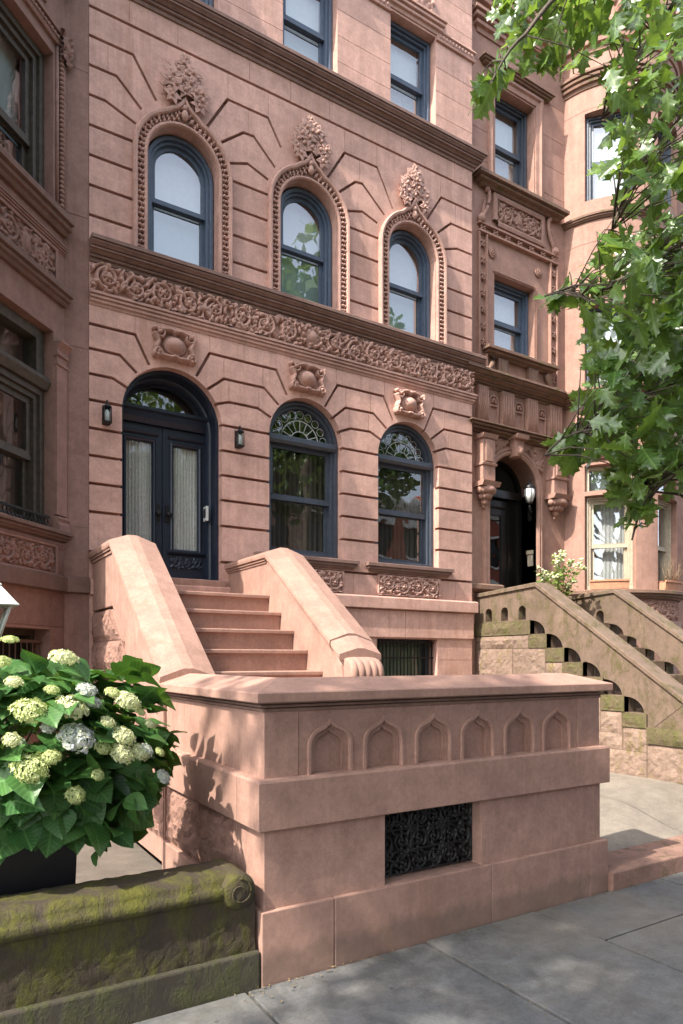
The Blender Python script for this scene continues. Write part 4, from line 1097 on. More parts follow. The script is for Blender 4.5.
# rock faced side
b = MB()
ML_ = MX(1.552)
b.box(1.547, 1.92, 3.643, 3.70, .372, .806); b.build('quoin', M_STOOP, st, bevel=.005)
b = MB(); rough(b, ML_, -4.28, -3.705, .378, .80, .055); rough(b, ML_, -4.95, -4.285, .378, .80, .055); b.build('rock_faced_stone', M_ROCK, st)
# belt
BP = [(-.05, .803), (.045, .803), (.05, .808), (.05, 1.055), (.042, 1.068), (-.05, 1.075)]
for p in ([(1.545, 4.98), (1.545, 3.522)], [(1.545, 3.519), (1.545, 3.275), (3.405, 3.275)], [(3.408, 3.275), (4.262, 3.275), (4.262, 3.66)]): MB().sweep(p, BP).build('belt_course', M_STOOP, st)
# parapet with ogee niches
b = MB(); b.box(1.548, 1.755, 3.278, 3.60, 1.06, 1.44); b.build('parapet_pier', M_STOOP, st, bevel=.004)
b = MB(); b.box(4.025, 4.262, 3.278, 3.60, 1.06, 1.44); b.build('parapet_pier', M_STOOP, st, bevel=.004)
b = MB(); b.box(1.550, 1.90, 3.603, 4.95, 1.06, 1.44); b.build('parapet_side', M_STOOP, st, bevel=.004)
b = MB(); b.box(1.76, 4.02, 3.36, 3.60, 1.06, 1.44)
b.build('parapet_back', M_STOOP, st)
def nich(cx, hw, zb, zs, za):
    p = [(cx-hw, zb), (cx-hw, zs)]
    for u, v in ((-.97, .22), (-.86, .42), (-.68, .58), (-.48, .68), (-.28, .76), (-.12, .87), (0, 1.0)): p.append((cx+hw*u, zs+(za-zs)*v))
    return p + [(2*cx-a, z) for a, z in reversed(p[:-1])]
gs = []
for cx in (1.957, 2.323, 2.698, 3.064, 3.441, 3.808):
    gs += [(nich(cx, .145, 1.04, 1.225, 1.368), .014), (nich(cx, .128, 1.04, 1.222, 1.350), .004), (nich(cx, .112, 1.04, 1.218, 1.332), .020), (nich(cx, .092, 1.04, 1.212, 1.308), .045)]
# a raised moulding round each niche, then the sunk field
pp = wall('parapet_panel', rect(1.757, 4.023, 1.05, 1.44), [], [(p, d) for p, d in gs if d != .004], flat(3.283), M_STOOP, st, reveal=.05, back=.06)
b = MB()
for cx in (1.957, 2.323, 2.698, 3.064, 3.441, 3.808): b.sweepM(nich(cx, .136, 1.06, 1.224, 1.36), [(.012, .002), (.008, -.012), (-.008, -.012), (-.014, .004), (-.012, .016), (.01, .016)], flat(3.283))
b.build('moulding', M_STOOP, pp)
M_SHADE_DIRT = stone('shaded grimy moulding brownstone', (.20, .118, .092), streak=.3, var=.25)  # darker stone paints in the shade beneath the coping, along with grime
MB().sweep(PATH, [(-.03, 1.425), (.004, 1.425), (.008, 1.434), (.004, 1.442), (-.022, 1.442), (-.022, 1.449), (.024, 1.449), (.030, 1.456), (.024, 1.463), (-.012, 1.463), (-.012, 1.469), (.044, 1.469), (.046, 1.478), (-.03, 1.478)]).build('moulding', M_SHADE_DIRT, st)
CP = [(.062, 1.476), (.065, 1.481), (.065, 1.525), (.060, 1.531), (-.16, 1.600), (-.20, 1.600), (-.37, 1.535), (-.37, 1.476)]
for p in ([(1.545, 4.93), (1.545, 3.585)], [(1.545, 3.583), (1.545, 3.275), (4.262, 3.275), (4.262, 3.64)]): MB().sweep(p, CP).build('coping', M_STOOP, st)
# balustrades: sloped slab, saddle backed coping
def yz(x0, x1, poly): return MB().prism(poly, lambda y, z, d: (d, y, z), x0, x1)
def saddle(name, c, hw, path, par, h=.055, r=.062):
    rows = []
    for y, z in path: rows.append([(c-hw, y, z), (c-hw-.004, y, z+h*.5), (c-hw, y, z+h), (c-.04, y, z+h+r), (c+.04, y, z+h+r), (c+hw, y, z+h), (c+hw, y, z)])
    b = MB(); V = b.grid(rows, closed_u=True); b.cap(V[0]); b.cap(list(reversed(V[-1]))); return b.build(name, M_STOOP, par)
bl = yz(1.522, 1.885, [(7.358, 2.20), (6.50, 2.20), (4.955, .99), (4.955, 1.50), (6.47, 2.70), (7.358, 2.70)]).build('balustrade', M_STOOP, st, bevel=.01)
yz(1.536, 1.87, [(7.358, 2.175), (6.52, 2.175), (4.955, .95), (4.955, .2), (7.358, .2)]).build('wall_core', M_STOOP, bl)
saddle('coping', 1.70, .215, [(7.358, 2.752), (6.46, 2.752), (4.90, 1.52)], bl)
MB().sweep([(1.522, 7.358), (1.522, 6.49)], [(-.03, 2.69), (.012, 2.69), (.014, 2.712), (.006, 2.715), (.006, 2.72), (.026, 2.722), (.028, 2.735), (.018, 2.738), (.018, 2.742), (.034, 2.744), (.034, 2.756), (-.03, 2.756)]).build('moulding', M_STOOP, bl)
b = MB(); Mx = MX(1.528)
zs_ = [(1.885, 2.178), (1.58, 1.872), (1.285, 1.567), (.985, 1.272), (.68, .972), (.378, .667)]
for i, (z0, z1) in enumerate(zs_):
    ye = lambda z: min(-4.96, -(6.49 - (2.10 - z)/.765) - .012)
    e0 = ye(z0 if True else z1); xs = [-7.355, -6.95 - .25*(i % 2), -6.3 + .2*(i % 2), -5.6, e0+.0]
    xs = [x for x in xs[:-1] if x < e0-.15] + [e0]
    for a, c in zip(xs[:-1], xs[1:]): rough(b, Mx, a, c-.006, z0, z1, .045, .0, clip=(lambda z, c=c, last=(c == xs[-1]): (-9, (ye(z) if last else 9))))
b.build('rock_faced_stone', M_ROCK, bl)
br = yz(3.02, 3.385, [(7.358, .3), (7.358, 2.70), (6.31, 2.70), (5.0, 1.78), (4.88, 1.66), (4.84, 1.40), (4.84, .3)]).build('balustrade', M_STOOP, st, bevel=.01)
saddle('coping', 3.20, .222, [(7.358, 2.74), (6.30, 2.74), (5.005, 1.815)], br)
saddle('coping', 3.20, .212, [(4.998, 1.812), (4.93, 1.755), (4.86, 1.70)], br, .05, .05)
MB().sweep([(3.02, 7.358), (3.02, 6.33)], [(-.03, 2.69), (.012, 2.69), (.014, 2.705), (.006, 2.708), (.006, 2.712), (.026, 2.714), (.028, 2.726), (.018, 2.729), (.018, 2.733), (.034, 2.735), (.034, 2.744), (-.03, 2.744)]).build('moulding', M_STOOP, br)
b = MB(); rows = []
for i in range(57):
    u = i/56; sc_ = abs(math.sin(PI*5*u))**.8; row = []; e = 1 - .10*abs(2*u-1)**4
    for k in range(26):
        a = 2*PI*k/26; front = max(0, -math.cos(a-.35)); r = (.140 + .015*sc_*(.15+.85*front))*e
        row.append((3.035 + .33*u, 4.875 + r*math.cos(a), 1.585 + r*math.sin(a)))
    rows.append(row)
V = b.grid(rows, smooth=True, closed_u=True); b.cap(V[0]); b.cap(list(reversed(V[-1])))
b.build('acanthus_scroll', M_STOOP, br)
for k in range(7):
    z = 2.357 - .188*k; y = 6.264 - .268*k
    b = MB(); b.prism([(y+.03, z-.20), (y+.03, z-.045), (y, z-.035), (y, z-.006), (y+.006, z), (y+.40 if k else 7.34, z), (y+.40 if k else 7.34, z-.20)], lambda a, c, d: (d, a, c), 1.886, 3.019); b.build('step', M_STOOP, st, bevel=.004)
MB().box(1.9, 3.02, 3.61, 4.70, .2, 1.04).build('landing', M_STOOP, st)
for k in range(5): MB().box(3.02 + .27*k, 3.32+.27*k, 3.61, 4.45, .1, .855 - .17*k).build('step', M_STOOP, st, bevel=.006)

# ================================================================== the right stoop
rt = thing('stoop', 'mossy tan brownstone stoop with stepped blocks and rows of pierced arches in its cheeks', 'stoop', (7.7, 6, .3), 'brownstone stoops')
RX = 6.95
BK = [(6.424, 7.50, 2.04, 2.24), (6.142, 6.455, 1.857, 2.045), (5.858, 6.166, 1.674, 1.857), (5.573, 5.886, 1.502, 1.674), (5.28, 5.59, 1.285, 1.495), (4.994, 5.315, 1.10, 1.287), (4.706, 5.021, .927, 1.095), (4.41, 4.72, .745, .925)]
hol = []
for y in (7.218, 6.907, 6.58): hol.append(arch(-y, .066, 2.245, 2.37, 10))
for k in range(6):
    yf, z0 = BK[k][0], BK[k+1][3]; hol.append([(-yf, z0)] + [(-yf + .245*math.cos(a), z0 + .185*math.sin(a)) for a in np.linspace(0, PI/2, 10)])
outer = [(-7.49, -.1), (-3.2, -.1), (-3.2, .50), (-6.33, 2.68), (-7.49, 2.615)]
gr = [(strip([(-4.62, .95), (-4.2, 1.28)], .007), .006)]
for i, x0 in enumerate((RX, 8.57)):
    bal = wall('balustrade', outer, hol, gr if i == 0 else [], MX(x0), M_RSTOOP, rt, reveal=.24, back=.24)
    wall('inner_face', outer, hol, [], MX(x0+.24), M_RSTOOP, bal, reveal=0, back=0)
    b = MB(); rows = []
    for y, z in ((7.49, 2.61), (6.33, 2.675), (3.2, .495)): rows.append([(x0-.03, y, z), (x0-.03, y, z+.045), (x0-.015, y, z+.055), (x0+.255, y, z+.055), (x0+.27, y, z+.045), (x0+.27, y, z)])
    V = b.grid(rows, closed_u=True); b.cap(V[0]); b.cap(list(reversed(V[-1]))); b.build('coping', M_RSTOOP, bal)
    for (y0, y1, z0, z1) in BK[:7]:
        b = MB(); rough(b, MX(x0-.012), -y1, -y0, z0, z1-.004, .022, .0, flatness=.2); b.box(x0-.02, x0+.05, y0, y1, z0+.004, z1-.006); b.build('step_block', M_RBLOCK, bal)
    b = MB(); rough(b, MX(x0-.03), -4.70, -3.2, .765, .945, .03, .0); b.build('base_band', M_RBLOCK, bal)
b = MB(); Mr = MX(RX-.006)
rough(b, Mr, -7.49, -6.46, 1.862, 2.032, .04)
for (a, c, z0, z1) in ((-7.49, -6.75, 1.36, 1.855), (-6.744, -6.17, 1.36, 1.855), (-7.49, -6.3, .85, 1.355), (-6.29, -5.6, .85, 1.355), (-6.165, -5.89, 1.36, 1.67), (-5.59, -5.325, .85, 1.28), (-5.885, -5.60, 1.36, 1.495),
                       (-7.49, -6.5, .3, .845), (-6.49, -5.7, .3, .845), (-5.69, -5.02, .66, .845), (-5.32, -5.03, .85, 1.09), (-5.69, -4.71, .30, .655), (-4.70, -3.9, .30, .76), (-3.89, -3.2, .3, .76), (-5.01, -4.71, .66, .92)):
    rough(b, Mr, a, c-.005, z0, z1, .022, flatness=.35)
b.build('rock_faced_stone', M_RROCK, rt)
MB().box(RX+.2, 8.60, 6.42, YN, .3, 2.24).build('landing', M_RSTOOP, rt)
MB().box(RDX-.6, RDX+.6, 7.2, 7.95, 2.24, 2.50).build('step', M_RSTOOP, rt)
for k in range(1, 9):
    y = 6.424 - .288*k; z = 2.24 - .183*k; MB().box(RX+.2, 8.60, y, y+.34, z-.25, z).build('step', M_RSTOOP, rt, bevel=.008)

# ================================================================== ground
def setting(o, kind='structure'): o['kind'] = kind; return o
rnd = random.Random(2)
b = MB()
xs = [-6.1, -4.4, -2.9, -1.5, .0, 1.43, 2.595, 3.535, 4.9, 6.2, 7.6, 9.0, 10.5, 12.2, 14]
def slab(x0, x1, y0, y1, z=0): 
    e = rnd.uniform(.006, .011); h = rnd.uniform(-.004, .004); b.box(x0+e, x1-e, y0+e, y1-e, z-.08, z+h)
for i in range(len(xs)-1):
    cuts = [3.245, 2.68 if i != 5 else 1.62, .6, -.9, -2.2] if i % 2 else [3.245, 1.35, -.4, -2.2]
    if xs[i] == 3.535: cuts = [3.245, 2.68, .4, -2.2]
    for a, c in zip(cuts[1:], cuts[:-1]): slab(xs[i], xs[i+1], a, c)
setting(b.build('sidewalk', M_BLUE, bevel=.004))
b = MB(); b.face([(-200, -200, -.17), (200, -200, -.17), (200, 200, -.17), (-200, 200, -.17)]); setting(b.build('ground', M_CONC))
b = MB(); b.face([(-200, -11, -.14), (200, -11, -.14), (200, -2.5, -.14), (-200, -2.5, -.14)]); setting(b.build('road', M_ASPH))
b = MB(); b.face([(-6.1, -2.2, -.03), (14, -2.2, -.03), (14, 3.3, -.03), (-6.1, 3.3, -.03)]); setting(b.build('mortar_bed', stone('sandy joint', (.16, .13, .09), streak=0)))
b = MB(); b.box(-60, 60, -2.5, -2.205, -.3, .0); b.box(-60, 60, -11.2, -11, -.3, .0); b.box(-60, -6.1, -2.2, 3.3, -.3, 0); b.box(14, 60, -2.2, 3.3, -.3, 0); setting(b.build('kerb', M_CONC, bevel=.01))
b = MB()
for x0, x1 in ((4.332, 5.9), (5.904, 7.4), (7.404, 9.2)): b.box(x0, x1, 3.215, 3.60, -.05, .136)
setting(b.build('areaway_kerb', M_KERB, bevel=.012))
# paved area in front of the right stoop, rising to the house
def az(x, y): 
    t = min(1, max(0, (y-3.6)/.75)); t2 = min(1, max(0, (x-4.6)/1.9)); return .128 + .25*(.85*t*t*(3-2*t)*t2 + .15*t)
b = MB(); rnd = random.Random(6)
ys = [3.60, 5.4, 7.4]; xx = [4.31, 5.9, 7.4, 9.2]
for i in range(3):
    for j in range(2):
        x0, x1, y0, y1 = xx[i]+.004, xx[i+1]-.004, ys[j]+.004, ys[j+1]-.004; n = 14; h = rnd.uniform(-.002, .002)
        b.grid([[(x0+(x1-x0)*p/n, y0+(y1-y0)*q/n, az(x0+(x1-x0)*p/n, y0+(y1-y0)*q/n)+h) for p in range(n+1)] for q in range(n+1)], smooth=True)
setting(b.build('areaway_paving', stone('pale paving', (.215, .185, .152), streak=0, blotch=.35, grain=.5, var=.2, island=.08)))
b = MB(); b.grid([[(x, y, az(x, y)-.012) for x in np.linspace(3.3, 9.3, 20)] for y in np.linspace(3.5, 7.6, 20)]); setting(b.build('areaway_bed', M_CONC))
b = MB(); b.face([(-4, 3.5, .10), (1.6, 3.5, .10), (1.6, 7.5, .12), (-4, 7.5, .12)]); setting(b.build('areaway_floor', M_CONC))

lt = MB(); rnd = random.Random(44)
for k in range(420):
    if k < 300: x, y = rnd.uniform(1.3, 6.5), 3.235 - abs(rnd.gauss(0, .06))
    elif k < 360: x, y = rnd.uniform(1.2, 6.5), rnd.uniform(1.6, 3.2)
    else: x, y = rnd.choice((1.43, 2.595, 3.535)) + rnd.gauss(0, .012), rnd.uniform(1.8, 3.2)
    s_ = rnd.uniform(.003, .012); an = rnd.uniform(0, 6.28); c_, q_ = math.cos(an)*s_, math.sin(an)*s_; w_ = rnd.uniform(.25, .7)
    lt.face([(x-c_, y-q_, .008), (x+q_*w_, y-c_*w_, .012), (x+c_, y+q_, .008), (x-q_*w_, y+c_*w_, .010)])
o = lt.build('litter', simple('dry litter', (.16, .115, .06), .9, var=.5)); o['kind'] = 'stuff'
# ================================================================== mossy garden wall
gw = thing('garden_wall', 'low moss covered stone garden wall ending in a carved scroll beside the pink stoop', 'wall', (0, 3.4, 0))
MB().box(-1.2, 1.517, 3.252, 3.66, -.05, .178).build('plinth', stone('damp dark stone', (.048, .040, .028), streak=.4, moss=.55, mosscol=(.05, .055, .012), var=.35), gw, bevel=.012)
b = MB(); Mg = flat(3.285); rows = []
nx, nz = 90, 12; r2 = random.Random(4)
for j in range(nz+1): rows.append([(-1.2 + 2.70*i/nx, 3.285 + r2.uniform(-.004, .005), .176 + .32*j/nz) for i in range(nx+1)])
b.grid(rows, smooth=True); b.box(-1.2, 1.50, 3.31, 3.60, .17, .50); b.build('body', M_MOSS, gw)
b = MB(); pr = [(3.272, .475), (3.255, .49), (3.252, .52), (3.262, .54), (3.285, .548), (3.288, .565), (3.296, .578), (3.32, .593), (3.36, .600), (3.52, .600), (3.58, .59), (3.60, .55), (3.60, .475)]
rows = []
for i in range(80):
    x = -1.2 + 2.60*i/79; dz = .0
    rows.append([(x, y + r2.uniform(-.003, .003), z + dz + r2.uniform(-.003, .003)) for y, z in pr])
V = b.grid(rows, smooth=True, closed_u=True); b.cap(V[0]); b.cap(list(reversed(V[-1])))
b.build('coping', M_MOSS, gw)
b = MB(); b.lathe([(.02, 3.245), (.078, 3.247), (.090, 3.262), (.095, 3.28), (.095, 3.56), (.085, 3.60), (.02, 3.61)], (1.40, 0, .508), 28, axis='y')
pts = []
for t in np.linspace(0, 1, 46):
    a = 1.9 + 2*PI*1.3*t; rr = .070*(1-t*.72); pts.append((1.40 + rr*math.cos(-a+3.5), 3.247 - .003*t, .508 + rr*math.sin(-a+3.5)))
b.tube(pts, [.0055*(1-.4*t) for t in np.linspace(0, 1, 46)], 7); b.build('scroll', M_MOSS, gw)

# ================================================================== planter and hydrangea
b = MB(); pl = [(-.14, 3.665), (.66, 3.665), (.66, 4.25), (-.14, 4.25)]
b.grid([[(x*1.0 + (x-.26)*k, y + (y-3.96)*k, z) for x, y in pl] for k, z in ((0, .105), (.06, .80), (.09, .80), (.09, .845), (.03, .845), (.02, .76))], closed_u=True)
b.face([(-.14, 3.67, .78), (.66, 3.67, .78), (.66, 4.25, .78), (-.14, 4.25, .78)])
tag(b.build('planter', M_PLANTER, bevel=.006), 'large black square planter behind the mossy garden wall holding the hydrangea', 'planter')
hy = thing('hydrangea', 'full leafy hydrangea with cream, green and pale blue flower heads in the black planter', 'shrub', (.26, 3.96, .78))
EC, ER = Vector((.36, 4.0, 1.17)), Vector((.90, .58, .60))
rnd = random.Random(12)
TH = R(31.75)
def ray(px, py):
    u, v = (px-341.5)/682.67, -(py-660)/682.67
    return Vector((u*math.cos(TH)+math.sin(TH), -u*math.sin(TH)+math.cos(TH), v))
b = MB(); stems = MB()
for k in range(1250):
    th = rnd.uniform(0, 2*PI); cz = rnd.uniform(-.75, 1); q = math.sqrt(1-cz*cz)
    n = Vector((q*math.cos(th), q*math.sin(th), cz))
    if n.y > .55 and rnd.random() < .6: continue
    lump = 1 + .13*math.sin(4*th+2*cz) + .10*math.sin(7*th-5*cz) + rnd.uniform(-.05, .12)
    r = rnd.uniform(.66, 1.0)*lump
    p = EC + Vector((n.x*ER.x, n.y*ER.y, n.z*ER.z))*r
    if p.z < .84 and p.x < .72: continue
    if p.z < .70 or p.z > 1.70: continue
    out = Vector((n.x*1.0, n.y*1.0, .05 + .15*n.z + rnd.uniform(-.4, .2))) + Vector([rnd.uniform(-.5, .5) for _ in range(3)])
    s = rnd.uniform(.115, .195)
    up = n*1.1 + Vector((rnd.uniform(-.35, .35), rnd.uniform(-.35, .35), .75))
    add_leaf(b, p - out.normalized()*s*.45, out, up, leaf_rows(s, s*.95*rnd.uniform(.85, 1.1), OVATE, rnd.uniform(.10, .45), rnd.uniform(.1, .35)))
for k in range(90):        # the skirt of leaves that hangs over the planter's rim
    x = rnd.uniform(-.35, .98); y = 3.60 - rnd.uniform(0, .10) if x < .72 else 3.66 + rnd.uniform(-.08, .5); z = rnd.uniform(.86, 1.10)
    s = rnd.uniform(.14, .22); o_ = Vector((rnd.uniform(-.4, .4) + (.5 if x > .65 else 0), -.55, rnd.uniform(-1.1, -.1)))
    add_leaf(b, Vector((x, y, z)) - o_.normalized()*s*.3, o_, (rnd.uniform(-.4, .4), -1, .55), leaf_rows(s, s*.95, OVATE, rnd.uniform(.1, .4), rnd.uniform(.1, .3)))
b.build('foliage', M_HYD, hy, fix=False)
for k in range(26):
    a = rnd.uniform(0, 6.28); rr = rnd.uniform(.2, .8)
    e = EC + Vector((math.cos(a)*ER.x*rr, math.sin(a)*ER.y*rr, ER.z*rnd.uniform(.1, .6))); s0 = Vector((.26 + .2*math.cos(a), 3.96+.15*math.sin(a), .76))
    stems.tube([s0, s0.lerp(e, .5) + Vector((0, 0, .08)), e], [.009, .007, .005], 5)
stems.build('stem', M_TWIG, hy)
def flower_mesh(seed, n=230):
    r2 = random.Random(seed); fb = MB()
    lob = [(r2.uniform(0, 6.28), r2.uniform(.55, .8)) for _ in range(5)]
    for k in range(n):
        cz = 1 - (k+.5)/n*1.18; th = k*2.39996; q = math.sqrt(max(0, 1-cz*cz))
        nn = Vector((q*math.cos(th), q*math.sin(th), cz)); r = r2.uniform(.80, 1.10)*(.86 + .16*max(math.cos(th-a_)*w_ for a_, w_ in lob) + .07*math.sin(7*th))
        p = Vector((nn.x*r, nn.y*r, nn.z*.50*r2.uniform(.82, 1.12)))
        nr = (nn + Vector([r2.uniform(-.45, .45) for _ in range(3)])).normalized()
        a = nr.cross(Vector((.3, .5, .8))).normalized(); c = nr.cross(a); ro = r2.uniform(0, 1.57); s = r2.uniform(.085, .15)
        for m in range(4):
            t = ro + m*PI/2; d1 = a*math.cos(t) + c*math.sin(t); d2 = a*math.cos(t+.75) + c*math.sin(t+.75); d3 = a*math.cos(t-.75) + c*math.sin(t-.75)
            fb.face([p, p + d3*s*.8 + nr*.02, p + d1*s*1.15 + nr*.05, p + d2*s*.8 + nr*.02])
    return fb
fm = []
for i, m in enumerate((M_FLOR1, M_FLOR2, M_FLOR3)):
    o = flower_mesh(60+i).build('flower_head', m, hy, fix=False); fm.append(o)
FL = [(63.5, 658, .085, 0), (29.7, 711, .095, 2), (70.7, 707.6, .095, 0), (87, 690, .062, 1), (93, 702, .05, 1), (112.7, 693, .052, 2), (127, 701, .085, 0), (76.9, 738, .105, 1), (102.5, 747.6, .05, 2), (124, 736, .07, 0), (122, 753.7, .075, 0), (140, 752.5, .062, 0), (30.7, 768.5, .095, 2), (75.4, 795.5, .056, 2), (146, 750, .05, 1), (163.5, 777, .055, 1), (0, 662, .06, 2), (-30, 720, .09, 0), (-45, 690, .08, 1), (10, 640, .05, 2), (52, 690, .042, 2), (14, 682, .05, 0), (108, 722, .045, 0), (52, 757, .05, 2), (98, 775, .038, 2), (150, 724, .04, 0), (12, 740, .05, 0), (140, 712, .035, 2), (48, 728, .04, 1), (160, 752, .035, 2)]
used = set()
for px, py, r, t in FL:
    dv = ray(px, py); o = Vector((0, 0, H0)); k = 1.17
    A = sum((dv[i]/(ER[i]*k))**2 for i in range(3)); Bq = sum(2*dv[i]*(o[i]-EC[i])/(ER[i]*k)**2 for i in range(3)); Cq = sum(((o[i]-EC[i])/(ER[i]*k))**2 for i in range(3)) - 1
    dc = Bq*Bq-4*A*Cq
    tt = (-Bq - math.sqrt(dc))/(2*A) if dc > 0 else -Bq/(2*A)
    p = o + dv*tt; n = Vector(((p.x-EC.x)/ER.x, (p.y-EC.y)/ER.y, (p.z-EC.z)/ER.z + .9)).normalized()
    if t in used: f = fm[t].copy(); COL.objects.link(f); f.parent = hy; f.matrix_parent_inverse = fm[t].matrix_parent_inverse.copy()
    else: f = fm[t]; used.add(t)
    f.location = p; f.scale = (r*.80, r*.80, r*.76); f.rotation_euler = n.to_track_quat('Z', 'Y').to_euler()

# ================================================================== lamps
def lamp_post():
    t = thing('lamp_post', 'white capped garden lantern on a post at the left edge behind the hydrangea', 'lamp', (.34, 4.7, .1))
    c = (.34, 4.7, 0); q = PI/4
    b = MB(); b.lathe([(.10, .10), (.10, .16), (.035, .20), (.03, 1.72), (.05, 1.75), (.05, 1.80), (.02, 1.82)], c, 12); b.build('post', M_BLACK, t)
    b = MB(); b.lathe([(.245, 2.03), (.25, 2.036), (.235, 2.045), (.12, 2.15), (.125, 2.16), (.075, 2.20), (.02, 2.225), (.012, 2.26)], c, 4, smooth=False, a0=q); b.build('roof', M_WHITE, t)
    b = MB(); b.lathe([(.10, 1.825), (.185, 2.03)], c, 4, smooth=False, a0=q); b.build('glass', M_LGLASS, t)
    b = MB()
    for k in range(4):
        a = q + k*PI/2; b.tube([(c[0]+.10*math.cos(a), c[1]+.10*math.sin(a), 1.825), (c[0]+.187*math.cos(a), c[1]+.187*math.sin(a), 2.035)], .010, 5)
    b.lathe([(.09, 1.81), (.11, 1.815), (.11, 1.835), (.09, 1.835)], c, 4, smooth=False, a0=q); b.build('frame', M_WHITE, t)
    b = MB(); b.lathe([(.03, 1.83), (.035, 1.93), (.02, 1.96)], c, 10); b.build('bulb', M_LAMPGLASS, t)
lamp_post()
def wall_lantern(x, z):
    t = thing('wall_lantern', 'small dark wall lantern fixed left of the navy double doors', 'lantern', (x, D, z), 'lanterns beside the double doors')
    y = D-.075
    b = MB(); b.box(x-.035, x+.035, D-.022, D, z-.10, z+.10); b.tube([(x, D-.02, z+.09), (x, D-.05, z+.125), (x, y, z+.115)], .006, 6); b.build('bracket', M_BLACK, t, bevel=.004)
    b = MB(); b.lathe([(.052, z+.062), (.054, z+.07), (.03, z+.095), (.012, z+.10), (.010, z+.14)], (x, y, 0), 4, smooth=False, a0=PI/4); b.lathe([(.05, z-.105), (.058, z-.10), (.058, z-.085), (.05, z-.085)], (x, y, 0), 4, smooth=False, a0=PI/4)
    for k in range(4):
        a = PI/4+k*PI/2; b.tube([(x+.052*math.cos(a), y+.052*math.sin(a), z-.09), (x+.05*math.cos(a), y+.05*math.sin(a), z+.065)], .005, 4)
    b.build('frame', M_BLACK, t)
    b = MB(); b.lathe([(.046, z-.085), (.046, z+.062)], (x, y, 0), 4, smooth=False, a0=PI/4); b.build('glass', M_LGLASS, t)
    b = MB(); b.lathe([(.014, z-.08), (.024, z-.07), (.026, z+.01), (.014, z+.04)], (x, y, 0), 10); b.build('bulb', M_LAMPGLASS, t)
    return t
w1 = wall_lantern(1.655, 4.25)
w2 = copy_tree(w1, (3.135-1.655, 0, 0)); w2['label'] = 'small dark wall lantern fixed between the navy double doors and a parlour window'
t = thing('porch_lantern', 'black lantern with frosted glass bracketed inside the dark arched doorway', 'lantern', (8.0, 7.45, 4.2))
lx, ly, lz = 8.0, 7.42, 4.24
b = MB(); b.tube([(8.225, 7.62, 4.02), (8.12, 7.50, 4.0), (lx, ly, 4.03), (lx, ly, 4.11)], .012, 6); b.lathe([(.03, 4.10), (.05, 4.12), (.05, 4.13), (.03, 4.13)], (lx, ly, 0), 8); b.lathe([(.085, 4.34), (.09, 4.35), (.05, 4.40), (.02, 4.42), (.012, 4.47)], (lx, ly, 0), 8)
for k in range(6): a = k*PI/3; b.tube([(lx+.05*math.cos(a), ly+.05*math.sin(a), 4.12), (lx+.088*math.cos(a), ly+.088*math.sin(a), 4.24), (lx+.08*math.cos(a), ly+.08*math.sin(a), 4.35)], .005, 4)
b.box(8.215, 8.232, 7.58, 7.66, 3.9, 4.12); b.build('frame', M_BLACK, t)
b = MB(); b.lathe([(.045, 4.13), (.08, 4.24), (.075, 4.34)], (lx, ly, 0), 10); b.build('glass', M_LAMPGLASS, t)

# ================================================================== plants on the right
b = MB(); b.lathe([(.13, 2.24), (.17, 2.50), (.19, 2.50), (.19, 2.54), (.165, 2.54), (.15, 2.48)], (7.92, 6.84, 0), 18)
tag(b.build('flower_pot', M_TERRA), 'clay flower pot on the mossy stoop landing beneath a pale flowering shrub', 'pot')
sh = thing('flowering_shrub', 'loose pale green flowering shrub in a pot at the top of the mossy stoop', 'shrub', (7.92, 6.84, 2.5))
b = MB(); s = MB(); f = MB(); rnd = random.Random(31)
for k in range(26):
    a = rnd.uniform(0, 6.28); r = rnd.uniform(.05, .42); h = rnd.uniform(.25, .78)*(1-.3*r)
    e = Vector((7.92 + r*math.cos(a), 6.84 + r*math.sin(a)*.8, 2.5+h)); s0 = Vector((7.92+.05*math.cos(a), 6.84+.05*math.sin(a), 2.48)); s.tube([s0, s0.lerp(e, .6)+Vector((0, 0, .05)), e], [.005, .004, .003], 4)
    for m in range(12):
        p = s0.lerp(e, rnd.uniform(.25, 1.0)) + Vector([rnd.uniform(-.06, .06) for _ in range(3)]); l = rnd.uniform(.05, .10)
        add_leaf(b, p, (rnd.uniform(-1, 1), rnd.uniform(-1, 1), rnd.uniform(-.3, .6)), (rnd.uniform(-.4, .4), rnd.uniform(-.4, .4), 1), leaf_rows(l, l*.6, OVATE, .3, .2))
    for m in range(3):
        p = e + Vector([rnd.uniform(-.05, .05) for _ in range(3)])
        for q in range(4): f.ball(p + Vector([rnd.uniform(-.025, .025) for _ in range(3)]), .02, .02, .015, 6, 4)
b.build('foliage', M_SHRUB, sh, fix=False); s.build('stem', M_TWIG, sh); f.build('blossom', M_FLOR1, sh)
def trough(a0, a1, label, tw=False):
    b = MB(); n = 10; rows = []
    for i in range(n+1):
        a = R(a0+(a1-a0)*i/n); c, s_ = math.cos(a), math.sin(a)
        rows.append([(CA+r*c, CB+r*s_, z) for r, z in ((CR-.03, 2.805), (CR+.09, 2.805), (CR+.10, 2.925), (CR+.115, 2.925), (CR+.115, 2.955), (CR+.085, 2.955), (CR+.08, 2.92), (CR-.02, 2.92), (CR-.03, 2.955))])
    V = b.grid(rows, closed_u=True); b.cap(V[0]); b.cap(list(reversed(V[-1])))
    return tag(b.build('window_box', M_TERRA), label, 'window box', 'clay window boxes on the round bay')
trough(-150, -124, 'empty clay window box under the white curtained window, nearer the arched doorway')
trough(-95, -68, 'clay window box with dry brown twigs at the right edge of the photo')
tw = MB(); rnd = random.Random(9)
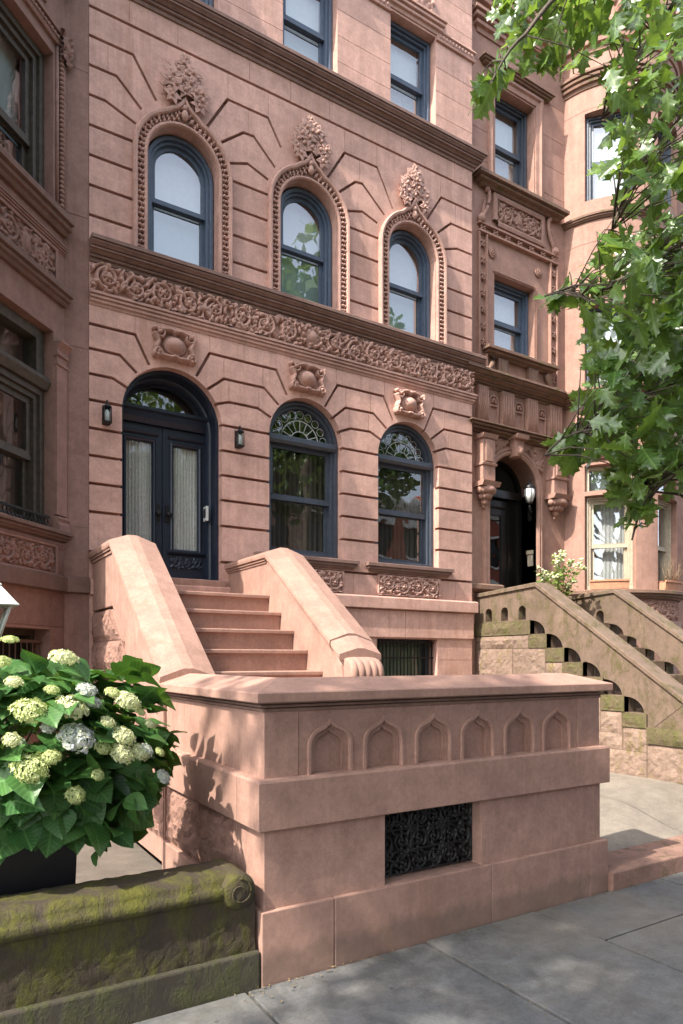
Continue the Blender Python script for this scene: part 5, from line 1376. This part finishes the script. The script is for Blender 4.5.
for k in range(40):
    a = R(rnd.uniform(-94, -70)); p = Vector((CA+(CR+.04)*math.cos(a), CB+(CR+.04)*math.sin(a), 2.92)); d = Vector((rnd.uniform(-.5, .5), rnd.uniform(-.5, .1), 1))
    l = rnd.uniform(.15, .36); m = p + d*l*.5 + Vector([rnd.uniform(-.04, .04) for _ in range(3)]); tw.tube([p, m, m + (d + Vector([rnd.uniform(-.7, .7) for _ in range(3)]))*l*.5], [.004, .003, .0015], 4)
tag(tw.build('dry_plant', simple('dry twig', (.25, .17, .10), .9)), 'bundle of dry brown twigs growing from the right clay window box', 'plant')

# ================================================================== the oak whose branches hang into the photo
ok = thing('oak_tree', 'oak tree with lobed leaves hanging across the right side in front of the round bay', 'tree', (4.9, .9, 0))
b = MB(); rnd = random.Random(77)
b.tube([(4.9, .9, -.05), (4.93, .92, .5), (4.88, .95, 2.0), (4.95, 1.0, 3.6), (5.1, 1.0, 5.0), (5.0, 1.1, 7.5)], [.24, .19, .165, .15, .12, .07], 14)
ok_tr = b.build('trunk', M_BARK, ok)
def at(px, py, t): d_ = ray(px, py); return Vector((0, 0, H0)) + d_*t
BR = [[(4.93, .98, 3.9), (790, 40, 3.7), (700, 200, 3.3), (645, 275, 3.1), (590, 300, 2.95), (545, 296, 2.85)],
      [(4.92, .98, 3.4), (800, 300, 3.6), (700, 375, 3.3), (630, 405, 3.1), (585, 432, 2.95), (545, 455, 2.85)],
      [(4.95, 1.0, 4.2), (800, -60, 3.7), (690, 90, 3.3), (640, 165, 3.15), (612, 230, 3.0)],
      [(5.0, 1.0, 4.6), (820, -250, 3.6), (690, -90, 3.2), (585, -25, 2.8), (525, 35, 2.65), (487, 92, 2.55)],
      [(4.92, .98, 3.2), (800, 380, 3.5), (690, 460, 3.2), (645, 505, 3.05), (632, 540, 2.98)],
      [(4.97, 1.0, 4.4), (800, -120, 3.6), (700, -20, 3.3), (640, 50, 3.1), (602, 120, 3.0)],
      [(4.92, .98, 3.6), (790, 200, 3.9), (700, 300, 3.5), (640, 340, 3.3), (600, 370, 3.1)]]
BP3 = []
b = MB()
for br_ in BR:
    P = [Vector(br_[0])] + [at(*q) for q in br_[1:]]
    Q = []
    for i in range(len(P)-1):
        for k in range(5): Q.append(P[i].lerp(P[i+1], k/5) + Vector((0, 0, .03*math.sin(PI*k/5))))
    Q.append(P[-1]); n = len(Q); BP3 += Q[6:]
    b.tube(Q, [.032*(1-i/n)**1.6 + .004 for i in range(n)], 7)
LIMB = b
def inside(p, poly):
    c = False; x, y = p
    for i in range(len(poly)):
        (x1, y1), (x2, y2) = poly[i-1], poly[i]
        if (y1 > y) != (y2 > y) and x < (x2-x1)*(y-y1)/(y2-y1)+x1: c = not c
    return c
REG = [([(760, 205), (640, 215), (606, 240), (590, 275), (584, 315), (585, 350), (595, 385), (575, 410), (580, 435), (605, 450), (615, 475), (645, 492), (760, 470)], 720, .42),
       ([(760, -40), (610, -40), (598, 40), (608, 90), (610, 130), (604, 165), (628, 210), (760, 210)], 330, .45),
       ([(490, -30), (620, -30), (604, 40), (570, 72), (540, 92), (518, 62), (498, 30)], 92, .2),
       ([(478, 82), (498, 62), (508, 85), (492, 112), (477, 105)], 12, .08),
       ([(545, 298), (565, 283), (592, 278), (588, 300), (558, 306)], 13, .1),
       ([(545, 448), (565, 430), (605, 425), (608, 448), (575, 462)], 34, .15),
       ([(618, 465), (650, 465), (650, 510), (636, 528), (622, 510)], 26, .12),
       ([(600, 468), (625, 462), (622, 488), (606, 488)], 9, .1),
       ([(662, 455), (760, 440), (760, 510), (672, 515)], 30, .2)]
fol = MB(); tw = LIMB
for poly, n, dep in REG:
    x0, x1 = min(p[0] for p in poly), max(p[0] for p in poly); y0, y1 = min(p[1] for p in poly), max(p[1] for p in poly); k = 0
    while k < n:
        q = (rnd.uniform(x0, x1), rnd.uniform(y0, y1))
        if not inside(q, poly): continue
        k += 1
        base = 2.62 if x1 < 600 and y1 < 130 else 3.05
        p = at(q[0], q[1], base + rnd.uniform(-dep, dep))
        near = min(BP3, key=lambda v: (v-p).length)
        away = (p - near); away = away.normalized() if away.length > .01 else Vector((0, 0, -1))
        dr = away*.3 + Vector((rnd.uniform(-.85, .55), rnd.uniform(-.6, .6), rnd.uniform(-1.0, .15)))
        s = rnd.uniform(.10, .172)
        up = Vector((-.3 + rnd.uniform(-.9, .9), -.45 + rnd.uniform(-.9, .9), .5 + rnd.uniform(-.5, .5)))
        add_leaf(fol, p - dr.normalized()*s*.5, dr, up, leaf_rows(s, s*.78*rnd.uniform(.8, 1.15), OAK, rnd.uniform(-.1, .45), rnd.uniform(.0, .4)))
        if (p-near).length < .6:
            st_ = p - dr.normalized()*s*.5
            if rnd.random() < .5: tw.tube([near, near.lerp(st_, .5) + Vector((0, 0, .02)), st_], [.004, .003, .0015], 4)
# the rest of the crown, above and to the right of the frame
for k in range(1500):
    a = rnd.uniform(0, 6.28); cz = rnd.uniform(-.5, 1); q_ = math.sqrt(1-cz*cz); r = rnd.uniform(.55, 1)
    p = Vector((6.1 + 2.3*q_*math.cos(a)*r, .6 + 2.1*q_*math.sin(a)*r, 7.0 + 2.9*cz*r))
    dd = p - Vector((0, 0, H0)); px = None
    fw = dd.x*math.sin(TH) + dd.y*math.cos(TH); rt_ = dd.x*math.cos(TH) - dd.y*math.sin(TH)
    if fw > .2 and abs(rt_/fw) < .56 and 660 - 682.67*(dd.z)/fw > -60: continue
    s = rnd.uniform(.16, .26)
    add_leaf(fol, p, (rnd.uniform(-1, 1), rnd.uniform(-1, 1), rnd.uniform(-1, .2)), (rnd.uniform(-.6, .6), rnd.uniform(-.6, .6), 1), leaf_rows(s, s*.75, OAK, .3, .2))
fol.build('crown', M_OAK, ok, fix=False); tw.build('limb', M_BARK, ok)

# ================================================================== what stands across the street and over the pavement, seen in the glass and by its shade
def street_tree(x, y, h, r, n, label, seed, fz=.9, gap=0.0, ls=.22, trunk=.16, off=(0, 0)):
    r2 = random.Random(seed); t = thing('street_tree', label, 'tree', (x, y, 0), 'trees along the street')
    b = MB(); zc = h - r*fz*.75
    b.tube([(x, y, -.05), (x+.03, y, .6), (x+off[0]*.4, y+off[1]*.4, zc*.6), (x+off[0], y+off[1], zc+.3*r)], [trunk*1.4, trunk, trunk*.8, trunk*.35], 10)
    b.build('trunk', M_BARK, t)
    cl = []
    lb = MB()
    for k in range(26):
        a = r2.uniform(0, 6.28); cz = r2.uniform(-.6, 1); q = math.sqrt(1-cz*cz); rr = r*r2.uniform(.45, .95)
        c = Vector((x+off[0]+rr*q*math.cos(a), y+off[1]+rr*q*math.sin(a), zc + rr*cz*fz)); cl.append((c, r*r2.uniform(.22, .38)))
        s0 = Vector((x+off[0]*.7, y+off[1]*.7, zc - .5*r)); lb.tube([s0, s0.lerp(c, .5)+Vector((0, 0, .1)), c], [trunk*.35, trunk*.2, trunk*.06], 5)
    lb.build('limb', M_BARK, t)
    f = MB()
    for k in range(n):
        c, cr = r2.choice(cl); v = Vector([r2.gauss(0, 1) for _ in range(3)]).normalized()*cr*r2.uniform(.5, 1.05); p = c + v
        d1 = Vector([r2.uniform(-1, 1) for _ in range(3)]).normalized(); d2 = d1.cross(Vector([r2.uniform(-1, 1) for _ in range(3)])).normalized(); s = ls*r2.uniform(.7, 1.3)
        f.face([p, p + (d1*.5+d2*.35)*s, p + d1*s, p + (d1*.5-d2*.35)*s])
    f.build('crown', M_TREE, t, fix=False)
street_tree(-6.0, .1, 11.57, 2.0, 3300, 'slender tall street tree left of the photographer shading the stoop front', 5, .8, ls=.22, trunk=.13, off=(0, .45))
street_tree(1.2, -3.3, 12.0, 4.3, 7500, 'broad street tree at the kerb behind the photographer', 15, .95, ls=.32, trunk=.24)
street_tree(-5.5, -3.5, 10.5, 3.4, 4200, 'unseen round street tree added up the street to cut skylight on the stoop front', 18, .95, ls=.30, trunk=.2)  # added out of view as a sky blocker that darkens the stoop front
street_tree(10.2, -3.4, 13.6, 3.4, 4200, 'tallest street tree, standing at the kerb behind the oak', 16, .9, ls=.28, trunk=.2)
street_tree(11.5, -9.8, 12.0, 3.6, 4200, 'street tree across the road in front of the tan house', 6, ls=.34, trunk=.2)
street_tree(14.6, -8.6, 11.5, 3.0, 1800, 'street tree across the road in front of the red brick house', 9, ls=.34, trunk=.2)
street_tree(2.5, -9.8, 13.5, 3.8, 4200, 'tall street tree across the road', 8, ls=.34, trunk=.22)
def far_house(x0, x1, h, m, label, nwin, seed, trim):
    t = thing('row_house', label, 'house', ((x0+x1)/2, -17, 0), 'houses across the street')
    y = -17; w = (x1-x0)/nwin; fl = int((h-1.6)/3.1); hl = []
    for i in range(nwin):
        for j in range(fl):
            cx = x0 + w*(i+.5); z0 = 1.6 + 3.05*j; hl.append(rect(cx-.5, cx+.5, z0, z0+1.9) if j else arch(cx, .5, z0, z0+1.5, 10))
    wall('front_wall', rect(x0, x1, -.2, h), hl, [], lambda x, z, d: (x, y-d, z), m, t, reveal=.25, back=8)
    b = MB(); b.box(x0+.01, x1-.01, y-8, y-.5, h-.2, h-.05); b.build('roof', M_LCORN, t)
    MB().sweep([(x1, y), (x0, y)], cprof(h-.9, h+.15, .6)).build('cornice', trim, t)
    for hh in hl:
        xs_ = [p[0] for p in hh]; zs2 = [p[1] for p in hh]; b = MB()
        b.box(min(xs_)-.05, max(xs_)+.05, y-.33, y-.2, min(zs2)-.05, max(zs2)+.05); wd_ = b.build('window', M_BLACK, t)
        b = MB(); b.box(min(xs_)-.12, max(xs_)+.12, y-.02, y+.10, min(zs2)-.16, min(zs2)-.005); b.box(min(xs_)-.12, max(xs_)+.12, y-.02, y+.08, max(zs2)+.01, max(zs2)+.26); b.build('sill', trim, wd_)
far_house(-4, 3, 10.5, M_LEFT, 'dark brownstone house across the street', 3, 1, M_LCORN)
far_house(3.02, 10, 11.2, M_RIGHT, 'narrow tan brownstone house across the street', 3, 2, M_RCORN)
far_house(10.02, 17.4, 11.0, M_RIGHT, 'wide tan brownstone house across the street', 3, 2, M_RCORN)
far_house(17.42, 26, 10.9, M_BRICKRED, 'red brick house with a white cornice across the street', 4, 3, M_WHITETRIM)
far_house(26.02, 40, 11.6, M_BRICKRED, 'long red brick house across the street', 6, 3, M_WHITETRIM)

# ================================================================== camera, sun, sky
cam = bpy.data.cameras.new('camera'); co = bpy.data.objects.new('camera', cam); COL.objects.link(co)
cam.sensor_width = 36; cam.lens = 24; cam.sensor_fit = 'AUTO'; cam.clip_end = 500; cam.clip_start = .05
cam.shift_y = 148/1024; cam.shift_x = 0
co.location = (0, 0, H0); co.rotation_euler = (R(90), 0, R(-31.75))
SC.camera = co
SD = Vector((1.13, .212, -1.28)).normalized()      # the way the sunlight travels
sl = bpy.data.lights.new('sun', 'SUN'); so = bpy.data.objects.new('sun', sl); COL.objects.link(so)
sl.energy = 2.6; sl.angle = R(.53); sl.color = (1.0, .93, .82)
so.rotation_euler = SD.to_track_quat('-Z', 'Y').to_euler(); so.location = (-8, -2, 12)
wd = bpy.data.worlds.new('World'); SC.world = wd; wd.use_nodes = True
nt = wd.node_tree; nt.nodes.clear()
sk = N(nt, 'ShaderNodeTexSky', sky_type='NISHITA'); sk.sun_disc = False
sk.sun_elevation = math.asin(-SD.z); sk.sun_rotation = math.atan2(-SD.x, -SD.y)
sk.dust_density = 2.5; sk.air_density = 1.0; sk.ozone_density = 1.0
hs = N(nt, 'ShaderNodeHueSaturation'); hs.inputs['Saturation'].default_value = .52
bg = N(nt, 'ShaderNodeBackground'); bg.inputs['Strength'].default_value = .15
ou = N(nt, 'ShaderNodeOutputWorld'); L(nt, sk.outputs[0], hs.inputs['Color']); L(nt, hs.outputs[0], bg.inputs[0]); L(nt, bg.outputs[0], ou.inputs[0])
SC.view_settings.view_transform = 'Standard'; SC.view_settings.look = 'None'; SC.view_settings.gamma = 1; SC.view_settings.use_curve_mapping = False
SC.view_settings.exposure = 1.9
SC.render.engine = 'CYCLES'
SC.cycles.max_bounces = 7; SC.cycles.transparent_max_bounces = 12; SC.cycles.caustics_reflective = False; SC.cycles.caustics_refractive = False
SC.cycles.use_denoising = True
